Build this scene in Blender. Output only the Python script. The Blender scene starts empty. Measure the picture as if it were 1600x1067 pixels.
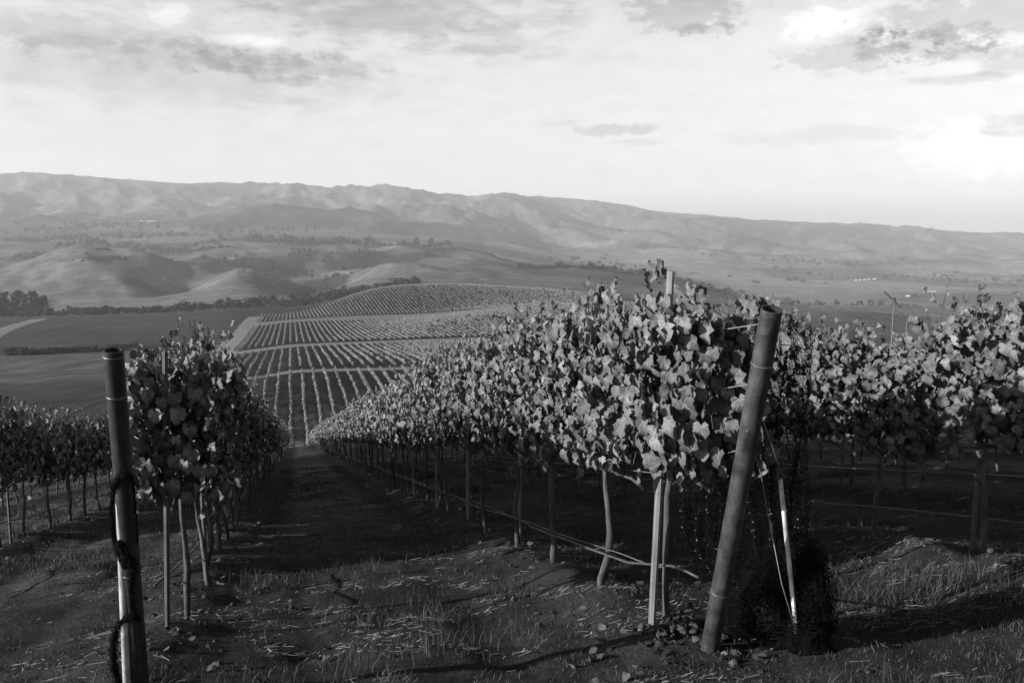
import bpy, bmesh, math, random
import numpy as np
from mathutils import Vector, Matrix

random.seed(7)
RNG = np.random.default_rng(11)
SC = bpy.context.scene
COL = SC.collection
PI = math.pi

# ------------------------------------------------------------------ camera numbers
F = 1350.0                      # focal length in photograph pixels (1600 wide)
PITCH = math.atan((533.5 - 340.0) / F)
SP, CP = math.sin(PITCH), math.cos(PITCH)
A = math.radians(14.4)          # heading of the vine rows, left of the view
SA, CA = math.sin(A), math.cos(A)


def ray(px, py):
    dx = (px - 800.0) / F
    dy = (533.5 - py) / F
    q = CP + dy * SP
    return dx / q, (-SP + dy * CP) / q


def P(px, py, Y):
    a, b = ray(px, py)
    return Vector((a * Y, Y, b * Y))


def ws(x, y):                   # world -> row frame (w across to the right, s along)
    return x * CA + y * SA, -x * SA + y * CA


def xy(w, s):
    return w * CA - s * SA, w * SA + s * CA


# ------------------------------------------------------------------ noise
def _hash(ix, iy, seed):
    h = (ix.astype(np.int64) * 374761393 + iy.astype(np.int64) * 668265263 + seed * 974634777) & 0xFFFFFFFF
    h = ((h ^ (h >> 13)) * 1274126177) & 0xFFFFFFFF
    h = h ^ (h >> 16)
    return (h & 0xFFFFFF) / float(0xFFFFFF)


def vnoise(x, y, seed=0):
    x = np.asarray(x, float); y = np.asarray(y, float)
    ix = np.floor(x); iy = np.floor(y)
    fx = x - ix; fy = y - iy
    ux = fx * fx * fx * (fx * (fx * 6 - 15) + 10)
    uy = fy * fy * fy * (fy * (fy * 6 - 15) + 10)
    a = _hash(ix, iy, seed); b = _hash(ix + 1, iy, seed)
    c = _hash(ix, iy + 1, seed); d = _hash(ix + 1, iy + 1, seed)
    return (a + (b - a) * ux) + ((c + (d - c) * ux) - (a + (b - a) * ux)) * uy


def fbm(x, y, seed=0, oct=4, gain=0.5):
    t = 0; amp = 1; tot = 0
    for k in range(oct):
        t = t + amp * (vnoise(np.asarray(x) * 2 ** k, np.asarray(y) * 2 ** k, seed + k) * 2 - 1)
        tot += amp; amp *= gain
    return t / tot


def smooth(a, b, x):
    t = np.clip((np.asarray(x, float) - a) / (b - a), 0, 1)
    return t * t * (3 - 2 * t)


# ------------------------------------------------------------------ mesh helpers
def np_mesh(name, V, faces, mats, parent=None, attr=None, smooth_=True, matidx=None):
    """faces: list of int arrays (n,3) or (n,4)."""
    me = bpy.data.meshes.new(name)
    V = np.asarray(V, np.float32).reshape(-1, 3)
    faces = [np.asarray(f, np.int32) for f in faces if len(f)]
    nl = sum(f.size for f in faces); npoly = sum(len(f) for f in faces)
    me.vertices.add(len(V)); me.vertices.foreach_set('co', V.ravel())
    me.loops.add(nl); me.polygons.add(npoly)
    me.loops.foreach_set('vertex_index', np.concatenate([f.ravel() for f in faces]))
    tot = np.concatenate([np.full(len(f), f.shape[1], np.int32) for f in faces])
    st = np.concatenate([[0], np.cumsum(tot)[:-1]]).astype(np.int32)
    me.polygons.foreach_set('loop_start', st)
    if matidx is not None:
        me.polygons.foreach_set('material_index', np.asarray(matidx, np.int32))
    me.polygons.foreach_set('use_smooth', np.full(npoly, bool(smooth_)))
    me.update(calc_edges=True)
    if attr:
        for k, v in attr.items():
            a = me.attributes.new(k, 'FLOAT', 'POINT')
            a.data.foreach_set('value', np.asarray(v, np.float32))
    for m in (mats if isinstance(mats, (list, tuple)) else [mats]):
        me.materials.append(m)
    o = bpy.data.objects.new(name, me)
    COL.objects.link(o)
    if parent: o.parent = parent
    return o


def tag(o, label=None, cat=None, group=None, kind=None):
    if label: o['label'] = label
    if cat: o['category'] = cat
    if group: o['group'] = group
    if kind: o['kind'] = kind
    return o


def empty(name, loc=(0, 0, 0), rz=0):
    o = bpy.data.objects.new(name, None); COL.objects.link(o)
    o.location = loc; o.rotation_euler = (0, 0, rz); o.empty_display_size = 0.2
    return o


class MB:
    """collects tubes / boxes into one mesh"""
    def __init__(s): s.V = []; s.T = []; s.Q = []; s.n = 0; s.S = []
    def add(s, V, Q=None, T=None, shade=0.5):
        V = np.asarray(V, float).reshape(-1, 3)
        s.V.append(V)
        if Q is not None and len(Q): s.Q.append(np.asarray(Q) + s.n)
        if T is not None and len(T): s.T.append(np.asarray(T) + s.n)
        s.S.append(np.full(len(V), shade) if np.isscalar(shade) else np.asarray(shade))
        s.n += len(V)
    def tube(s, pts, rad, seg=8, caps=True, shade=0.5, wob=0.0):
        pts = np.asarray(pts, float); n = len(pts)
        rad = np.full(n, rad) if np.isscalar(rad) else np.asarray(rad, float)
        tan = np.gradient(pts, axis=0)
        tan /= np.linalg.norm(tan, axis=1)[:, None] + 1e-12
        ref = np.array([0.0, 0, 1]) if abs(tan[0][2]) < 0.9 else np.array([1.0, 0, 0])
        rings = []
        u = np.cross(tan[0], ref); u /= np.linalg.norm(u)
        for i in range(n):
            u = u - tan[i] * np.dot(u, tan[i]); u /= np.linalg.norm(u) + 1e-12
            v = np.cross(tan[i], u)
            th = np.arange(seg) * 2 * PI / seg
            r = rad[i] * (1 + (wob * (RNG.random(seg) * 2 - 1) if wob else 0))
            r = np.broadcast_to(r, (seg,))
            rings.append(pts[i] + (np.cos(th) * r)[:, None] * u + (np.sin(th) * r)[:, None] * v)
        V = np.concatenate(rings)
        Q = []
        for i in range(n - 1):
            for j in range(seg):
                a = i * seg + j; b = i * seg + (j + 1) % seg
                Q.append((a, b, b + seg, a + seg))
        T = []
        if caps:
            V = np.concatenate([V, pts[:1], pts[-1:]])
            c0, c1 = n * seg, n * seg + 1
            for j in range(seg):
                T.append((c0, (j + 1) % seg, j))
                T.append((c1, (n - 1) * seg + j, (n - 1) * seg + (j + 1) % seg))
        s.add(V, Q, T, shade)
    def sweep(s, prof, pts, xaxis, shade=0.5):
        """open/closed polygon profile [(u,v)...] swept straight along pts, closed loop"""
        pts = np.asarray(pts, float); prof = np.asarray(prof, float)
        d = pts[-1] - pts[0]; d /= np.linalg.norm(d)
        x = np.asarray(xaxis, float); x = x - d * np.dot(x, d); x /= np.linalg.norm(x)
        y = np.cross(d, x)
        k = len(prof)
        V = np.concatenate([p + prof[:, :1] * x + prof[:, 1:] * y for p in pts])
        Q = [(i * k + j, i * k + (j + 1) % k, (i + 1) * k + (j + 1) % k, (i + 1) * k + j)
             for i in range(len(pts) - 1) for j in range(k)]
        s.add(V, Q, None, shade)
    def box(s, c, sx, sy, sz, M=None, shade=0.5):
        v = np.array([(x, y, z) for x in (-.5, .5) for y in (-.5, .5) for z in (-.5, .5)]) * (sx, sy, sz)
        if M is not None: v = v @ np.array(M.to_3x3()).T
        s.add(v + np.asarray(c), [(0, 1, 3, 2), (4, 6, 7, 5), (0, 4, 5, 1), (2, 3, 7, 6), (0, 2, 6, 4), (1, 5, 7, 3)], None, shade)
    def build(s, name, mats, parent=None, smooth_=True):
        fs = []
        if s.Q: fs.append(np.concatenate(s.Q))
        if s.T: fs.append(np.concatenate(s.T))
        return np_mesh(name, np.concatenate(s.V), fs, mats, parent, {'shade': np.concatenate(s.S)}, smooth_)


# ------------------------------------------------------------------ materials
def newmat(name):
    m = bpy.data.materials.new(name); m.use_nodes = True
    nt = m.node_tree; nt.nodes.clear()
    return m, nt


def N(nt, t, **kw):
    n = nt.nodes.new(t)
    for k, v in kw.items(): setattr(n, k, v)
    return n


def math_(nt, op, a, b=None, c=None, clamp=False):
    n = nt.nodes.new('ShaderNodeMath'); n.operation = op; n.use_clamp = clamp
    for i, v in enumerate((a, b, c)):
        if v is None: continue
        if isinstance(v, (int, float)): n.inputs[i].default_value = v
        else: nt.links.new(v, n.inputs[i])
    return n.outputs[0]


def mrange(nt, v, a, b, c, d, smooth_=False):
    n = nt.nodes.new('ShaderNodeMapRange')
    if smooth_: n.interpolation_type = 'SMOOTHSTEP'
    nt.links.new(v, n.inputs[0])
    for i, x in enumerate((a, b, c, d)): n.inputs[1 + i].default_value = x
    return n.outputs[0]


def noise_(nt, scale, detail=4, rough=0.55, coord='Object', stretch=None):
    tc = N(nt, 'ShaderNodeTexCoord')
    o = tc.outputs[coord]
    if stretch:
        mp = N(nt, 'ShaderNodeMapping'); mp.inputs['Scale'].default_value = stretch
        nt.links.new(o, mp.inputs['Vector']); o = mp.outputs[0]
    n = N(nt, 'ShaderNodeTexNoise')
    nt.links.new(o, n.inputs['Vector'])
    n.inputs['Scale'].default_value = scale; n.inputs['Detail'].default_value = detail
    n.inputs['Roughness'].default_value = rough
    return n.outputs['Fac']


def simple(name, base, var=0.35, scale=6, rough=0.6, metal=0.0, bump=0.0, shade=False, transl=0.0, stretch=None, bscale=None, spec=0.5):
    """grey procedural material: base * (noise variation) [* shade attribute]"""
    m, nt = newmat(name)
    out = N(nt, 'ShaderNodeOutputMaterial')
    nz = noise_(nt, scale, stretch=stretch)
    v = mrange(nt, nz, 0.3, 0.7, base * (1 - var), base * (1 + var))
    if shade:
        at = N(nt, 'ShaderNodeAttribute', attribute_name='shade')
        v = math_(nt, 'MULTIPLY', v, math_(nt, 'MULTIPLY', at.outputs['Fac'], 2.0))
    rgb = N(nt, 'ShaderNodeCombineColor')
    for i in range(3): nt.links.new(v, rgb.inputs[i])
    b = N(nt, 'ShaderNodeBsdfPrincipled')
    nt.links.new(rgb.outputs[0], b.inputs['Base Color'])
    b.inputs['Roughness'].default_value = rough; b.inputs['Metallic'].default_value = metal
    b.inputs['Specular IOR Level'].default_value = spec
    if bump:
        bp = N(nt, 'ShaderNodeBump'); bp.inputs['Strength'].default_value = bump
        bp.inputs['Distance'].default_value = 0.02
        nt.links.new(noise_(nt, bscale or scale * 3, 6, 0.65, stretch=stretch), bp.inputs['Height'])
        nt.links.new(bp.outputs[0], b.inputs['Normal'])
    s = b.outputs[0]
    if transl:
        t = N(nt, 'ShaderNodeBsdfTranslucent'); nt.links.new(rgb.outputs[0], t.inputs['Color'])
        mx = N(nt, 'ShaderNodeMixShader'); mx.inputs[0].default_value = transl
        nt.links.new(s, mx.inputs[1]); nt.links.new(t.outputs[0], mx.inputs[2]); s = mx.outputs[0]
    nt.links.new(s, out.inputs['Surface'])
    return m


M = {}
def leaf_mat(base):
    m, nt = newmat('vine_leaf')
    out = N(nt, 'ShaderNodeOutputMaterial')
    sh = N(nt, 'ShaderNodeAttribute', attribute_name='shade').outputs['Fac']
    lu = N(nt, 'ShaderNodeAttribute', attribute_name='lu').outputs['Fac']; lv = N(nt, 'ShaderNodeAttribute', attribute_name='lv').outputs['Fac']
    au = math_(nt, 'ABSOLUTE', lu); dv = math_(nt, 'MULTIPLY', lv, -1.0)
    r = math_(nt, 'SQRT', math_(nt, 'ADD', math_(nt, 'MULTIPLY', lu, lu), math_(nt, 'MULTIPLY', dv, dv)))
    an = math_(nt, 'ARCTAN2', au, dv)
    vein = None
    for a0 in (0.0, 0.62, 1.35):
        d = math_(nt, 'MULTIPLY', math_(nt, 'ABSOLUTE', math_(nt, 'SUBTRACT', an, a0)), r)
        q = mrange(nt, d, 0.006, 0.03, 1, 0)
        vein = q if vein is None else math_(nt, 'MAXIMUM', vein, q)
    side = math_(nt, 'SINE', math_(nt, 'ADD', math_(nt, 'MULTIPLY', dv, 46.0), math_(nt, 'MULTIPLY', au, -38.0)))
    vein = math_(nt, 'MAXIMUM', vein, mrange(nt, side, 0.86, 1.0, 0, 0.35))
    nz = noise_(nt, 13, 5, 0.6); nf = noise_(nt, 60, 3, 0.6)
    v = math_(nt, 'MULTIPLY', mrange(nt, nz, 0.3, 0.7, base * .72, base * 1.28), math_(nt, 'MULTIPLY', sh, 2.0))
    v = math_(nt, 'MULTIPLY', v, mrange(nt, nf, 0.3, 0.7, 0.85, 1.15))
    edge = math_(nt, 'MULTIPLY', mrange(nt, math_(nt, 'ADD', r, math_(nt, 'MULTIPLY', nz, 0.5)), 0.66, 0.9, 0, 1), 0.45)   # dry brown rims
    v = math_(nt, 'MULTIPLY', v, math_(nt, 'SUBTRACT', 1.0, edge))
    v = math_(nt, 'MULTIPLY', v, math_(nt, 'ADD', 1.0, math_(nt, 'MULTIPLY', vein, 0.42)))
    rgb = N(nt, 'ShaderNodeCombineColor')
    for i in range(3): nt.links.new(v, rgb.inputs[i])
    b = N(nt, 'ShaderNodeBsdfPrincipled'); nt.links.new(rgb.outputs[0], b.inputs['Base Color'])
    b.inputs['Roughness'].default_value = 0.5; b.inputs['Specular IOR Level'].default_value = 0.3
    bp = N(nt, 'ShaderNodeBump'); bp.inputs['Strength'].default_value = 0.55; bp.inputs['Distance'].default_value = 0.006
    nt.links.new(math_(nt, 'ADD', math_(nt, 'MULTIPLY', vein, -0.6), nz), bp.inputs['Height']); nt.links.new(bp.outputs[0], b.inputs['Normal'])
    t = N(nt, 'ShaderNodeBsdfTranslucent'); nt.links.new(rgb.outputs[0], t.inputs['Color'])
    mx = N(nt, 'ShaderNodeMixShader'); mx.inputs[0].default_value = 0.09
    nt.links.new(b.outputs[0], mx.inputs[1]); nt.links.new(t.outputs[0], mx.inputs[2]); nt.links.new(mx.outputs[0], out.inputs['Surface'])
    return m


M['leaf'] = leaf_mat(0.10)
M['farleaf'] = simple('vine_leaf_far', 0.15, 0.3, 0.8, 0.6, shade=True, transl=0.12)
M['bark'] = simple('vine_bark', 0.07, 0.5, 14, 0.9, bump=0.8, stretch=(1, 1, 0.25), bscale=30, spec=0.2)
M['cane'] = simple('vine_cane', 0.16, 0.3, 20, 0.6)
M['rust_pipe'] = simple('rusted_pipe', 0.036, 0.75, 9, 0.55, bump=0.35, shade=True, bscale=45, spec=0.35)
M['dark_pipe'] = simple('dark_painted_pipe', 0.022, 0.5, 14, 0.45, bump=0.1, shade=True, bscale=60, spec=0.4)
M['bore'] = simple('pipe_bore', 0.012, 0.3, 10, 0.9)
M['galv'] = simple('galvanised_steel', 0.21, 0.35, 18, 0.45, shade=True, stretch=(1, 1, 0.15), bump=0.06, bscale=40)
M['oldsteel_shade'] = simple('weathered_steel_shade', 0.075, 0.35, 10, 0.6, shade=True)  # weathered steel; its dark tone also paints shade on stakes
M['white_rod'] = simple('white_painted_rod', 0.46, 0.5, 26, 0.5, shade=True, bump=0.1, stretch=(1, 1, 0.4))
M['wire'] = simple('galvanised_wire', 0.11, 0.3, 10, 0.45)
M['hose'] = simple('irrigation_hose', 0.05, 0.4, 8, 0.6)
M['net'] = simple('black_netting', 0.006, 0.4, 20, 0.8, spec=0.08)
M['knot'] = simple('net_glint', 0.22, 0.6, 60, 0.35)  # pale specks at net nodes, painted glints on the black strands
M['tree'] = simple('tree_leaf', 0.03, 0.4, 0.4, 0.8, shade=True, spec=0.1)
M['wall'] = simple('white_farm_wall', 0.42, 0.1, 0.5, 0.8)
M['roof'] = simple('pale_metal_roof', 0.4, 0.1, 0.5, 0.5)
M['grass'] = simple('grass_blade', 0.055, 0.35, 3, 0.7, shade=True, transl=0.15, spec=0.2)
M['straw'] = simple('dry_straw', 0.22, 0.4, 5, 0.7, shade=True, spec=0.2)
M['clod'] = simple('soil_clod', 0.05, 0.4, 12, 0.95, bump=0.7, shade=True, spec=0.1)
M['track'] = simple('pale_dirt_track', 0.16, 0.2, 0.35, 0.95, spec=0.1)
M['pole'] = simple('weathered_pole', 0.12, 0.2, 2, 0.8)

# ------------------------------------------------------------------ terrain heights
YS = np.array([200, 260, 400, 640, 900, 1200, 1500, 1900, 2400, 3000, 4000, 5500, 7500, 10500, 14000], float)
TAB = {   # photograph column : apparent row of the ground at each forward distance (last two: behind the ridge)
    -260: [655, 610, 570, 530, 502, 489, 470, 432, 420, 394, 362, 322, 268],
    0:    [655, 610, 570, 528, 500, 487, 468, 421, 412, 388, 362, 325, 273],
    130:  [650, 606, 566, 524, 496, 484, 455, 394, 402, 382, 360, 328, 279],
    220:  [645, 603, 563, 520, 492, 481, 452, 403, 406, 380, 360, 330, 284],
    300:  [640, 600, 560, 515, 488, 477, 448, 428, 405, 379, 361, 332, 290],
    390:  [638, 590, 547, 506, 484, 471, 440, 428, 401, 378, 362, 335, 290],
    460:  [637, 580, 540, 501, 483, 470, 458, 438, 405, 380, 364, 337, 291],
    600:  [630, 577, 537, 501, 456, 449, 432, 415, 395, 380, 364, 340, 298],
    680:  [625, 574, 534, 499, 453, 446, 433, 416, 396, 383, 368, 342, 305],
    750:  [620, 570, 531, 494, 455, 447, 435, 416, 397, 390, 374, 347, 312],
    900:  [615, 566, 527, 492, 463, 455, 444, 427, 432, 420, 398, 368, 312],
    1050: [615, 570, 527, 500, 485, 478, 465, 446, 452, 435, 408, 375, 333],
    1200: [618, 580, 532, 515, 505, 500, 490, 473, 466, 445, 416, 384, 347],
    1400: [618, 595, 560, 530, 516, 506, 496, 480, 466, 447, 418, 388, 361],
    1600: [618, 595, 565, 540, 524, 512, 500, 482, 468, 450, 424, 397, 375],
    1860: [618, 595, 565, 540, 524, 512, 500, 482, 468, 452, 428, 404, 384],
}
TCOL = np.array(sorted(TAB))
TANC = np.array([ray(c, 450)[0] for c in TCOL])


def ztab():
    Z = np.zeros((len(TCOL), len(YS)))
    for i, c in enumerate(TCOL):
        v = TAB[c]
        for j, y in enumerate(v): Z[i, j] = ray(c, y)[1] * YS[j]
        Z[i, 13] = Z[i, 12] - 90; Z[i, 14] = Z[i, 12] - 160
    return Z


ZT = ztab()


def catmull(vals, t):
    """vals (n, ...) sampled at integer t (array) - used along one axis"""
    n = len(vals)
    i = np.clip(np.floor(t).astype(int), 0, n - 2); f = t - i
    p1 = vals[i]; p2 = vals[i + 1]
    p0 = vals[np.maximum(i - 1, 0)]; p3 = vals[np.minimum(i + 2, n - 1)]
    k = 0.42
    m1 = k * (p2 - p0); m2 = k * (p3 - p1)
    f2 = f * f; f3 = f2 * f
    return (2 * f3 - 3 * f2 + 1) * p1 + (f3 - 2 * f2 + f) * m1 + (-2 * f3 + 3 * f2) * p2 + (f3 - f2) * m2


def far_z(tanc, Y):
    ti = np.interp(tanc, TANC, np.arange(len(TANC)))
    yj = np.interp(np.log(np.maximum(Y, 200)), np.log(YS), np.arange(len(YS)))
    i = np.clip(np.floor(ti).astype(int), 0, len(TANC) - 2); f = ti - i
    n = len(TANC)
    rows = []
    j = np.clip(np.floor(yj).astype(int), 0, len(YS) - 2); g = yj - j
    def atc(ii):
        ii = np.clip(ii, 0, n - 1)
        def v(jj): return ZT[ii, np.clip(jj, 0, len(YS) - 1)]
        p0, p1, p2, p3 = v(j - 1), v(j), v(j + 1), v(j + 2)
        k = 0.4; m1 = k * (p2 - p0); m2 = k * (p3 - p1)
        g2 = g * g; g3 = g2 * g
        return (2 * g3 - 3 * g2 + 1) * p1 + (g3 - 2 * g2 + g) * m1 + (-2 * g3 + 3 * g2) * p2 + (g3 - g2) * m2
    p0, p1, p2, p3 = atc(i - 1), atc(i), atc(i + 1), atc(i + 2)
    k = 0.4; m1 = k * (p2 - p0); m2 = k * (p3 - p1)
    f2 = f * f; f3 = f2 * f
    return (2 * f3 - 3 * f2 + 1) * p1 + (f3 - 2 * f2 + f) * m1 + (-2 * f3 + 3 * f2) * p2 + (f3 - f2) * m2


def hill(x, y, px, Y, h, rx, ry, rot=0.0):
    a = (px - 800) / F
    X0, Y0 = a * Y, Y
    c, s = math.cos(rot), math.sin(rot)
    u = ((x - X0) * c + (y - Y0) * s) / rx; v = (-(x - X0) * s + (y - Y0) * c) / ry
    return h * np.exp(-(u * u + v * v))


def near_z(w, s):
    sl = np.where(s > 1, s, 1 - 0.35 * (1 - np.maximum(s, -14)))
    z = -1.44 - 0.25 * sl
    return z


def height(x, y):
    x = np.asarray(x, float); y = np.asarray(y, float)
    r = np.hypot(x, y); th = np.clip(np.arctan2(x, y), -0.66, 0.66)
    Y = r * np.cos(th); tc = np.tan(th)
    w, s = ws(x, y)
    zn = near_z(w, s)
    zf = far_z(tc, Y)
    k = smooth(120, 215, Y)
    z = zn * (1 - k) + zf * k
    # rounded hills beyond the creek, knolls of the far plateau
    z = z + hill(x, y, 378, 1520, 14, 95, 120) - hill(x, y, 300, 1560, 12, 60, 130)
    z = z + hill(x, y, 350, 2050, 26, 120, 160) + hill(x, y, 120, 1950, 10, 200, 130)
    z = z + hill(x, y, 440, 2400, 22, 300, 170) - hill(x, y, 500, 1750, 16, 90, 260)
    z = z + hill(x, y, 690, 1650, 10, 140, 140)
    z = z + hill(x, y, 1000, 2000, 14, 260, 130, 0.5) + hill(x, y, 1290, 1050, 16, 110, 190, 0.2) + hill(x, y, 1460, 1500, 22, 240, 160, -.2) + hill(x, y, 1180, 1500, 10, 160, 120)
    # undulation of the valley vineyards
    roll = smooth(330, 480, Y) * (1 - smooth(1000, 1400, Y))
    z = z + roll * (4.6 * np.sin((s - 0.55 * w) / 62.0) * smooth(20, 120, w + 10) + 2.0 * fbm(x / 160, y / 160, 5, 2))
    # general relief growing with distance
    z = z + smooth(1050, 2000, Y) * fbm(x / 420, y / 420, 21, 4) * 12
    k4 = smooth(1250, 1700, Y) * (1 - smooth(2700, 3300, Y)) * smooth(900, 700, 800 + F * tc)
    z = z + k4 * ((1 - np.abs(fbm((x + .4 * y) / 260, y / 420, 23, 4)) * 2) - .6) * 26
    # mountain spurs and gullies
    k5 = smooth(3300, 5600, Y)
    q1 = fbm(x / 1500 + 0.3 * fbm(x / 700, y / 700, 3, 2), y / 2600, 31, 4, 0.55)
    q2 = 1 - np.abs(fbm((x + 0.35 * y) / 900, (y - 0.2 * x) / 1500, 41, 5, 0.5)) * 2
    taper = 1 - 0.75 * smooth(6600, 7500, Y)
    z = z + k5 * taper * (q1 * 38 + (q2 - 0.55) * 66 + 54 * (1 - np.abs(fbm((x + .3 * y) / 420, y / 620, 45, 5, .6)) * 2))
    z = z + hill(x, y, 450, 4600, 70, 420, 420)
    z = z + smooth(5600, 7500, Y) * (fbm(x / 620, y / 4000, 51, 4) * 30 + 12 * fbm(x / 140, y / 2000, 55, 3))
    # ground close by: berms under the rows, wheel ruts, clods
    nk = (1 - smooth(60, 140, r))
    ph = (w + 0.96) / 3.2
    dw = np.abs(ph - np.round(ph)) * 3.2
    z = z + nk * smooth(3.8, 5.5, s) * (0.10 * np.exp(-(dw / 0.38) ** 2) - 0.035 * np.exp(-((dw - 1.0) / 0.22) ** 2))
    z = z + nk * (0.05 * fbm(x / 1.3, y / 1.3, 61, 3) + 0.028 * fbm(x / 0.33, y / 0.33, 71, 3) * (1 - smooth(20, 40, r)))
    return z


# polar grid
dense = np.radians(np.linspace(-36, 36, 430))
coarse = np.radians(np.linspace(36, 324, 100))[1:-1]
TH = np.concatenate([dense, coarse])
NR = 640
RR = np.exp(np.linspace(math.log(1.2), math.log(13500), NR))
RR = np.concatenate([[0.4], RR]); NR = len(RR); NT = len(TH)
gx = RR[:, None] * np.sin(TH)[None]; gy = RR[:, None] * np.cos(TH)[None]
GZ = height(gx, gy)


def H(x, y):
    """height of the built ground sheet (bilinear on the grid itself)"""
    x = np.asarray(x, float); y = np.asarray(y, float)
    r = np.maximum(np.hypot(x, y), 0.41); th = np.arctan2(x, y)
    th = np.where(th < TH[0], th + 2 * PI, th)
    THx = np.concatenate([TH, [TH[0] + 2 * PI]])
    j = np.clip(np.searchsorted(THx, th) - 1, 0, NT - 1); g = (th - THx[j]) / (THx[j + 1] - THx[j])
    i = np.clip(np.searchsorted(RR, r) - 1, 0, NR - 2); f = (r - RR[i]) / (RR[i + 1] - RR[i])
    j2 = (j + 1) % NT
    return (GZ[i, j] * (1 - f) + GZ[i + 1, j] * f) * (1 - g) + (GZ[i, j2] * (1 - f) + GZ[i + 1, j2] * f) * g


def on(px, Y):
    """point of the ground at photograph column px, forward distance Y"""
    x = ray(px, 470)[0] * Y
    return np.array([x, Y, float(H(x, Y))])


# ------------------------------------------------------------------ ground cover (ground colours, world space)
def blob(x, y, px, Y, rx, ry, rot=0.0, nz=0.35, seed=0):
    X0 = ray(px, 450)[0] * Y
    c, s = math.cos(rot), math.sin(rot)
    u = ((x - X0) * c + (y - Y) * s) / rx; v = (-(x - X0) * s + (y - Y) * c) / ry
    d = np.sqrt(u * u + v * v) + nz * fbm(x / (rx * 0.5), y / (ry * 0.5), 100 + seed, 3)
    return 1 - smooth(0.8, 1.05, d)


def cover(x, y):
    r = np.hypot(x, y); th = np.clip(np.arctan2(x, y), -0.66, 0.66); Y = r * np.cos(th)
    w, s = ws(x, y)
    pxc = 800 + F * np.tan(th)
    a = 0.046 + 0.020 * fbm(x / 0.7, y / 0.7, 81, 3)               # aisle soil
    a = a * (1 - 0.25 * smooth(0.05, 0.5, fbm(x / 0.25, y / 0.25, 83, 2)))
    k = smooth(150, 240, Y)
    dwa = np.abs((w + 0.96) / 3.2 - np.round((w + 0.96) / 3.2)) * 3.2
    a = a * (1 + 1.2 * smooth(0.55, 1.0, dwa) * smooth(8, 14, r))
    a = a * (1 + 2.2 * np.exp(-((w - .55) / .75) ** 2 - ((s - 30) / 13) ** 2) * smooth(-.5, .3, fbm(x / 2.2, y / 2.2, 89, 3)))  # lighter patch along the aisle centre
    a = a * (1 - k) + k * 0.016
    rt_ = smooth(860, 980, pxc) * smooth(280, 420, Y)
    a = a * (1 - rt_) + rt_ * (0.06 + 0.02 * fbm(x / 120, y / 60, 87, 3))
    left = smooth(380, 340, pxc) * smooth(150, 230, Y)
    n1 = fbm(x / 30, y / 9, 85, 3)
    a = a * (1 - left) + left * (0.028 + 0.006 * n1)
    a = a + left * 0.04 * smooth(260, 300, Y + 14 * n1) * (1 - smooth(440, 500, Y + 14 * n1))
    # hills of dry grass beyond the creek
    hl = smooth(960, 1100, Y)
    grass = 0.108 + 0.03 * fbm(x / 260, y / 260, 91, 4)
    scr = smooth(0.05, 0.42, fbm(x / 210, y / 330, 93, 5))
    a = a * (1 - hl) + hl * (grass * (1 - 0.62 * scr * (0.35 + 0.65 * smooth(2000, 2500, Y))))
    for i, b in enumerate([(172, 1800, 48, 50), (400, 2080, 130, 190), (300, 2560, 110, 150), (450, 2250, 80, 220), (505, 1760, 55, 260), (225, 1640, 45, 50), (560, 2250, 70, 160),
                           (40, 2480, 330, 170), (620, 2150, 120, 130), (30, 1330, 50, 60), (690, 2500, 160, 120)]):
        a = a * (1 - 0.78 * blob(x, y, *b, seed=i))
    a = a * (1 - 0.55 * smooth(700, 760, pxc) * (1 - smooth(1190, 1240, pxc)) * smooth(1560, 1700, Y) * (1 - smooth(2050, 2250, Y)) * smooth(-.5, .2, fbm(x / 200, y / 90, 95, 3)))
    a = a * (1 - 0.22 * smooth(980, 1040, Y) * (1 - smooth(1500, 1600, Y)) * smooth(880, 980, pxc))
    # plateau and valley floor: patchwork
    v = smooth(2500, 2900, Y) * (1 - smooth(4600, 5600, Y))
    pw = vnoise(x / 420, y / 260, 97)
    a = a * (1 - v) + v * np.where(pxc < 760, 0.62, 1.0) * (0.085 + 0.10 * smooth(0.35, 0.65, pw) - 0.06 * smooth(0.0, 0.25, fbm(x / 260, y / 300, 99, 4)))
    m = smooth(4300, 5600, Y)
    a = a * (1 - m) + m * (0.105 - 0.05 * smooth(-0.05, 0.25, fbm(x / 520, y / 800, 103, 6, .6)) + 0.03 * fbm(x / 160, y / 400, 105, 3))
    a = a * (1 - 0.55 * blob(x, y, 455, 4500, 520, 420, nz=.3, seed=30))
    return np.clip(a, 0.012, 0.3)


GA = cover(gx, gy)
_Y = RR[:, None] * np.cos(np.clip(TH, -.66, .66))[None]; _px = 800 + F * np.tan(np.clip(np.where(TH > PI, TH - 2 * PI, TH), -.66, .66))[None] + 0 * _Y
GF = smooth(385, 340, _px) * smooth(150, 230, _Y) * (1 - smooth(950, 1050, _Y)) + smooth(860, 980, _px) * smooth(280, 420, _Y) * (1 - smooth(1500, 1800, _Y))
V = np.stack([gx, gy, GZ], -1).reshape(-1, 3)
ii, jj = np.meshgrid(np.arange(NR - 1), np.arange(NT), indexing='ij')
j2 = (jj + 1) % NT
Q = np.stack([ii * NT + jj, ii * NT + j2, (ii + 1) * NT + j2, (ii + 1) * NT + jj], -1).reshape(-1, 4)[:, ::-1]
V = np.concatenate([V, [[0, 0, float(GZ[0].mean())]]])
T = np.stack([np.full(NT, len(V) - 1), (np.arange(NT) + 1) % NT, np.arange(NT)], -1)[:, ::-1]


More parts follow.
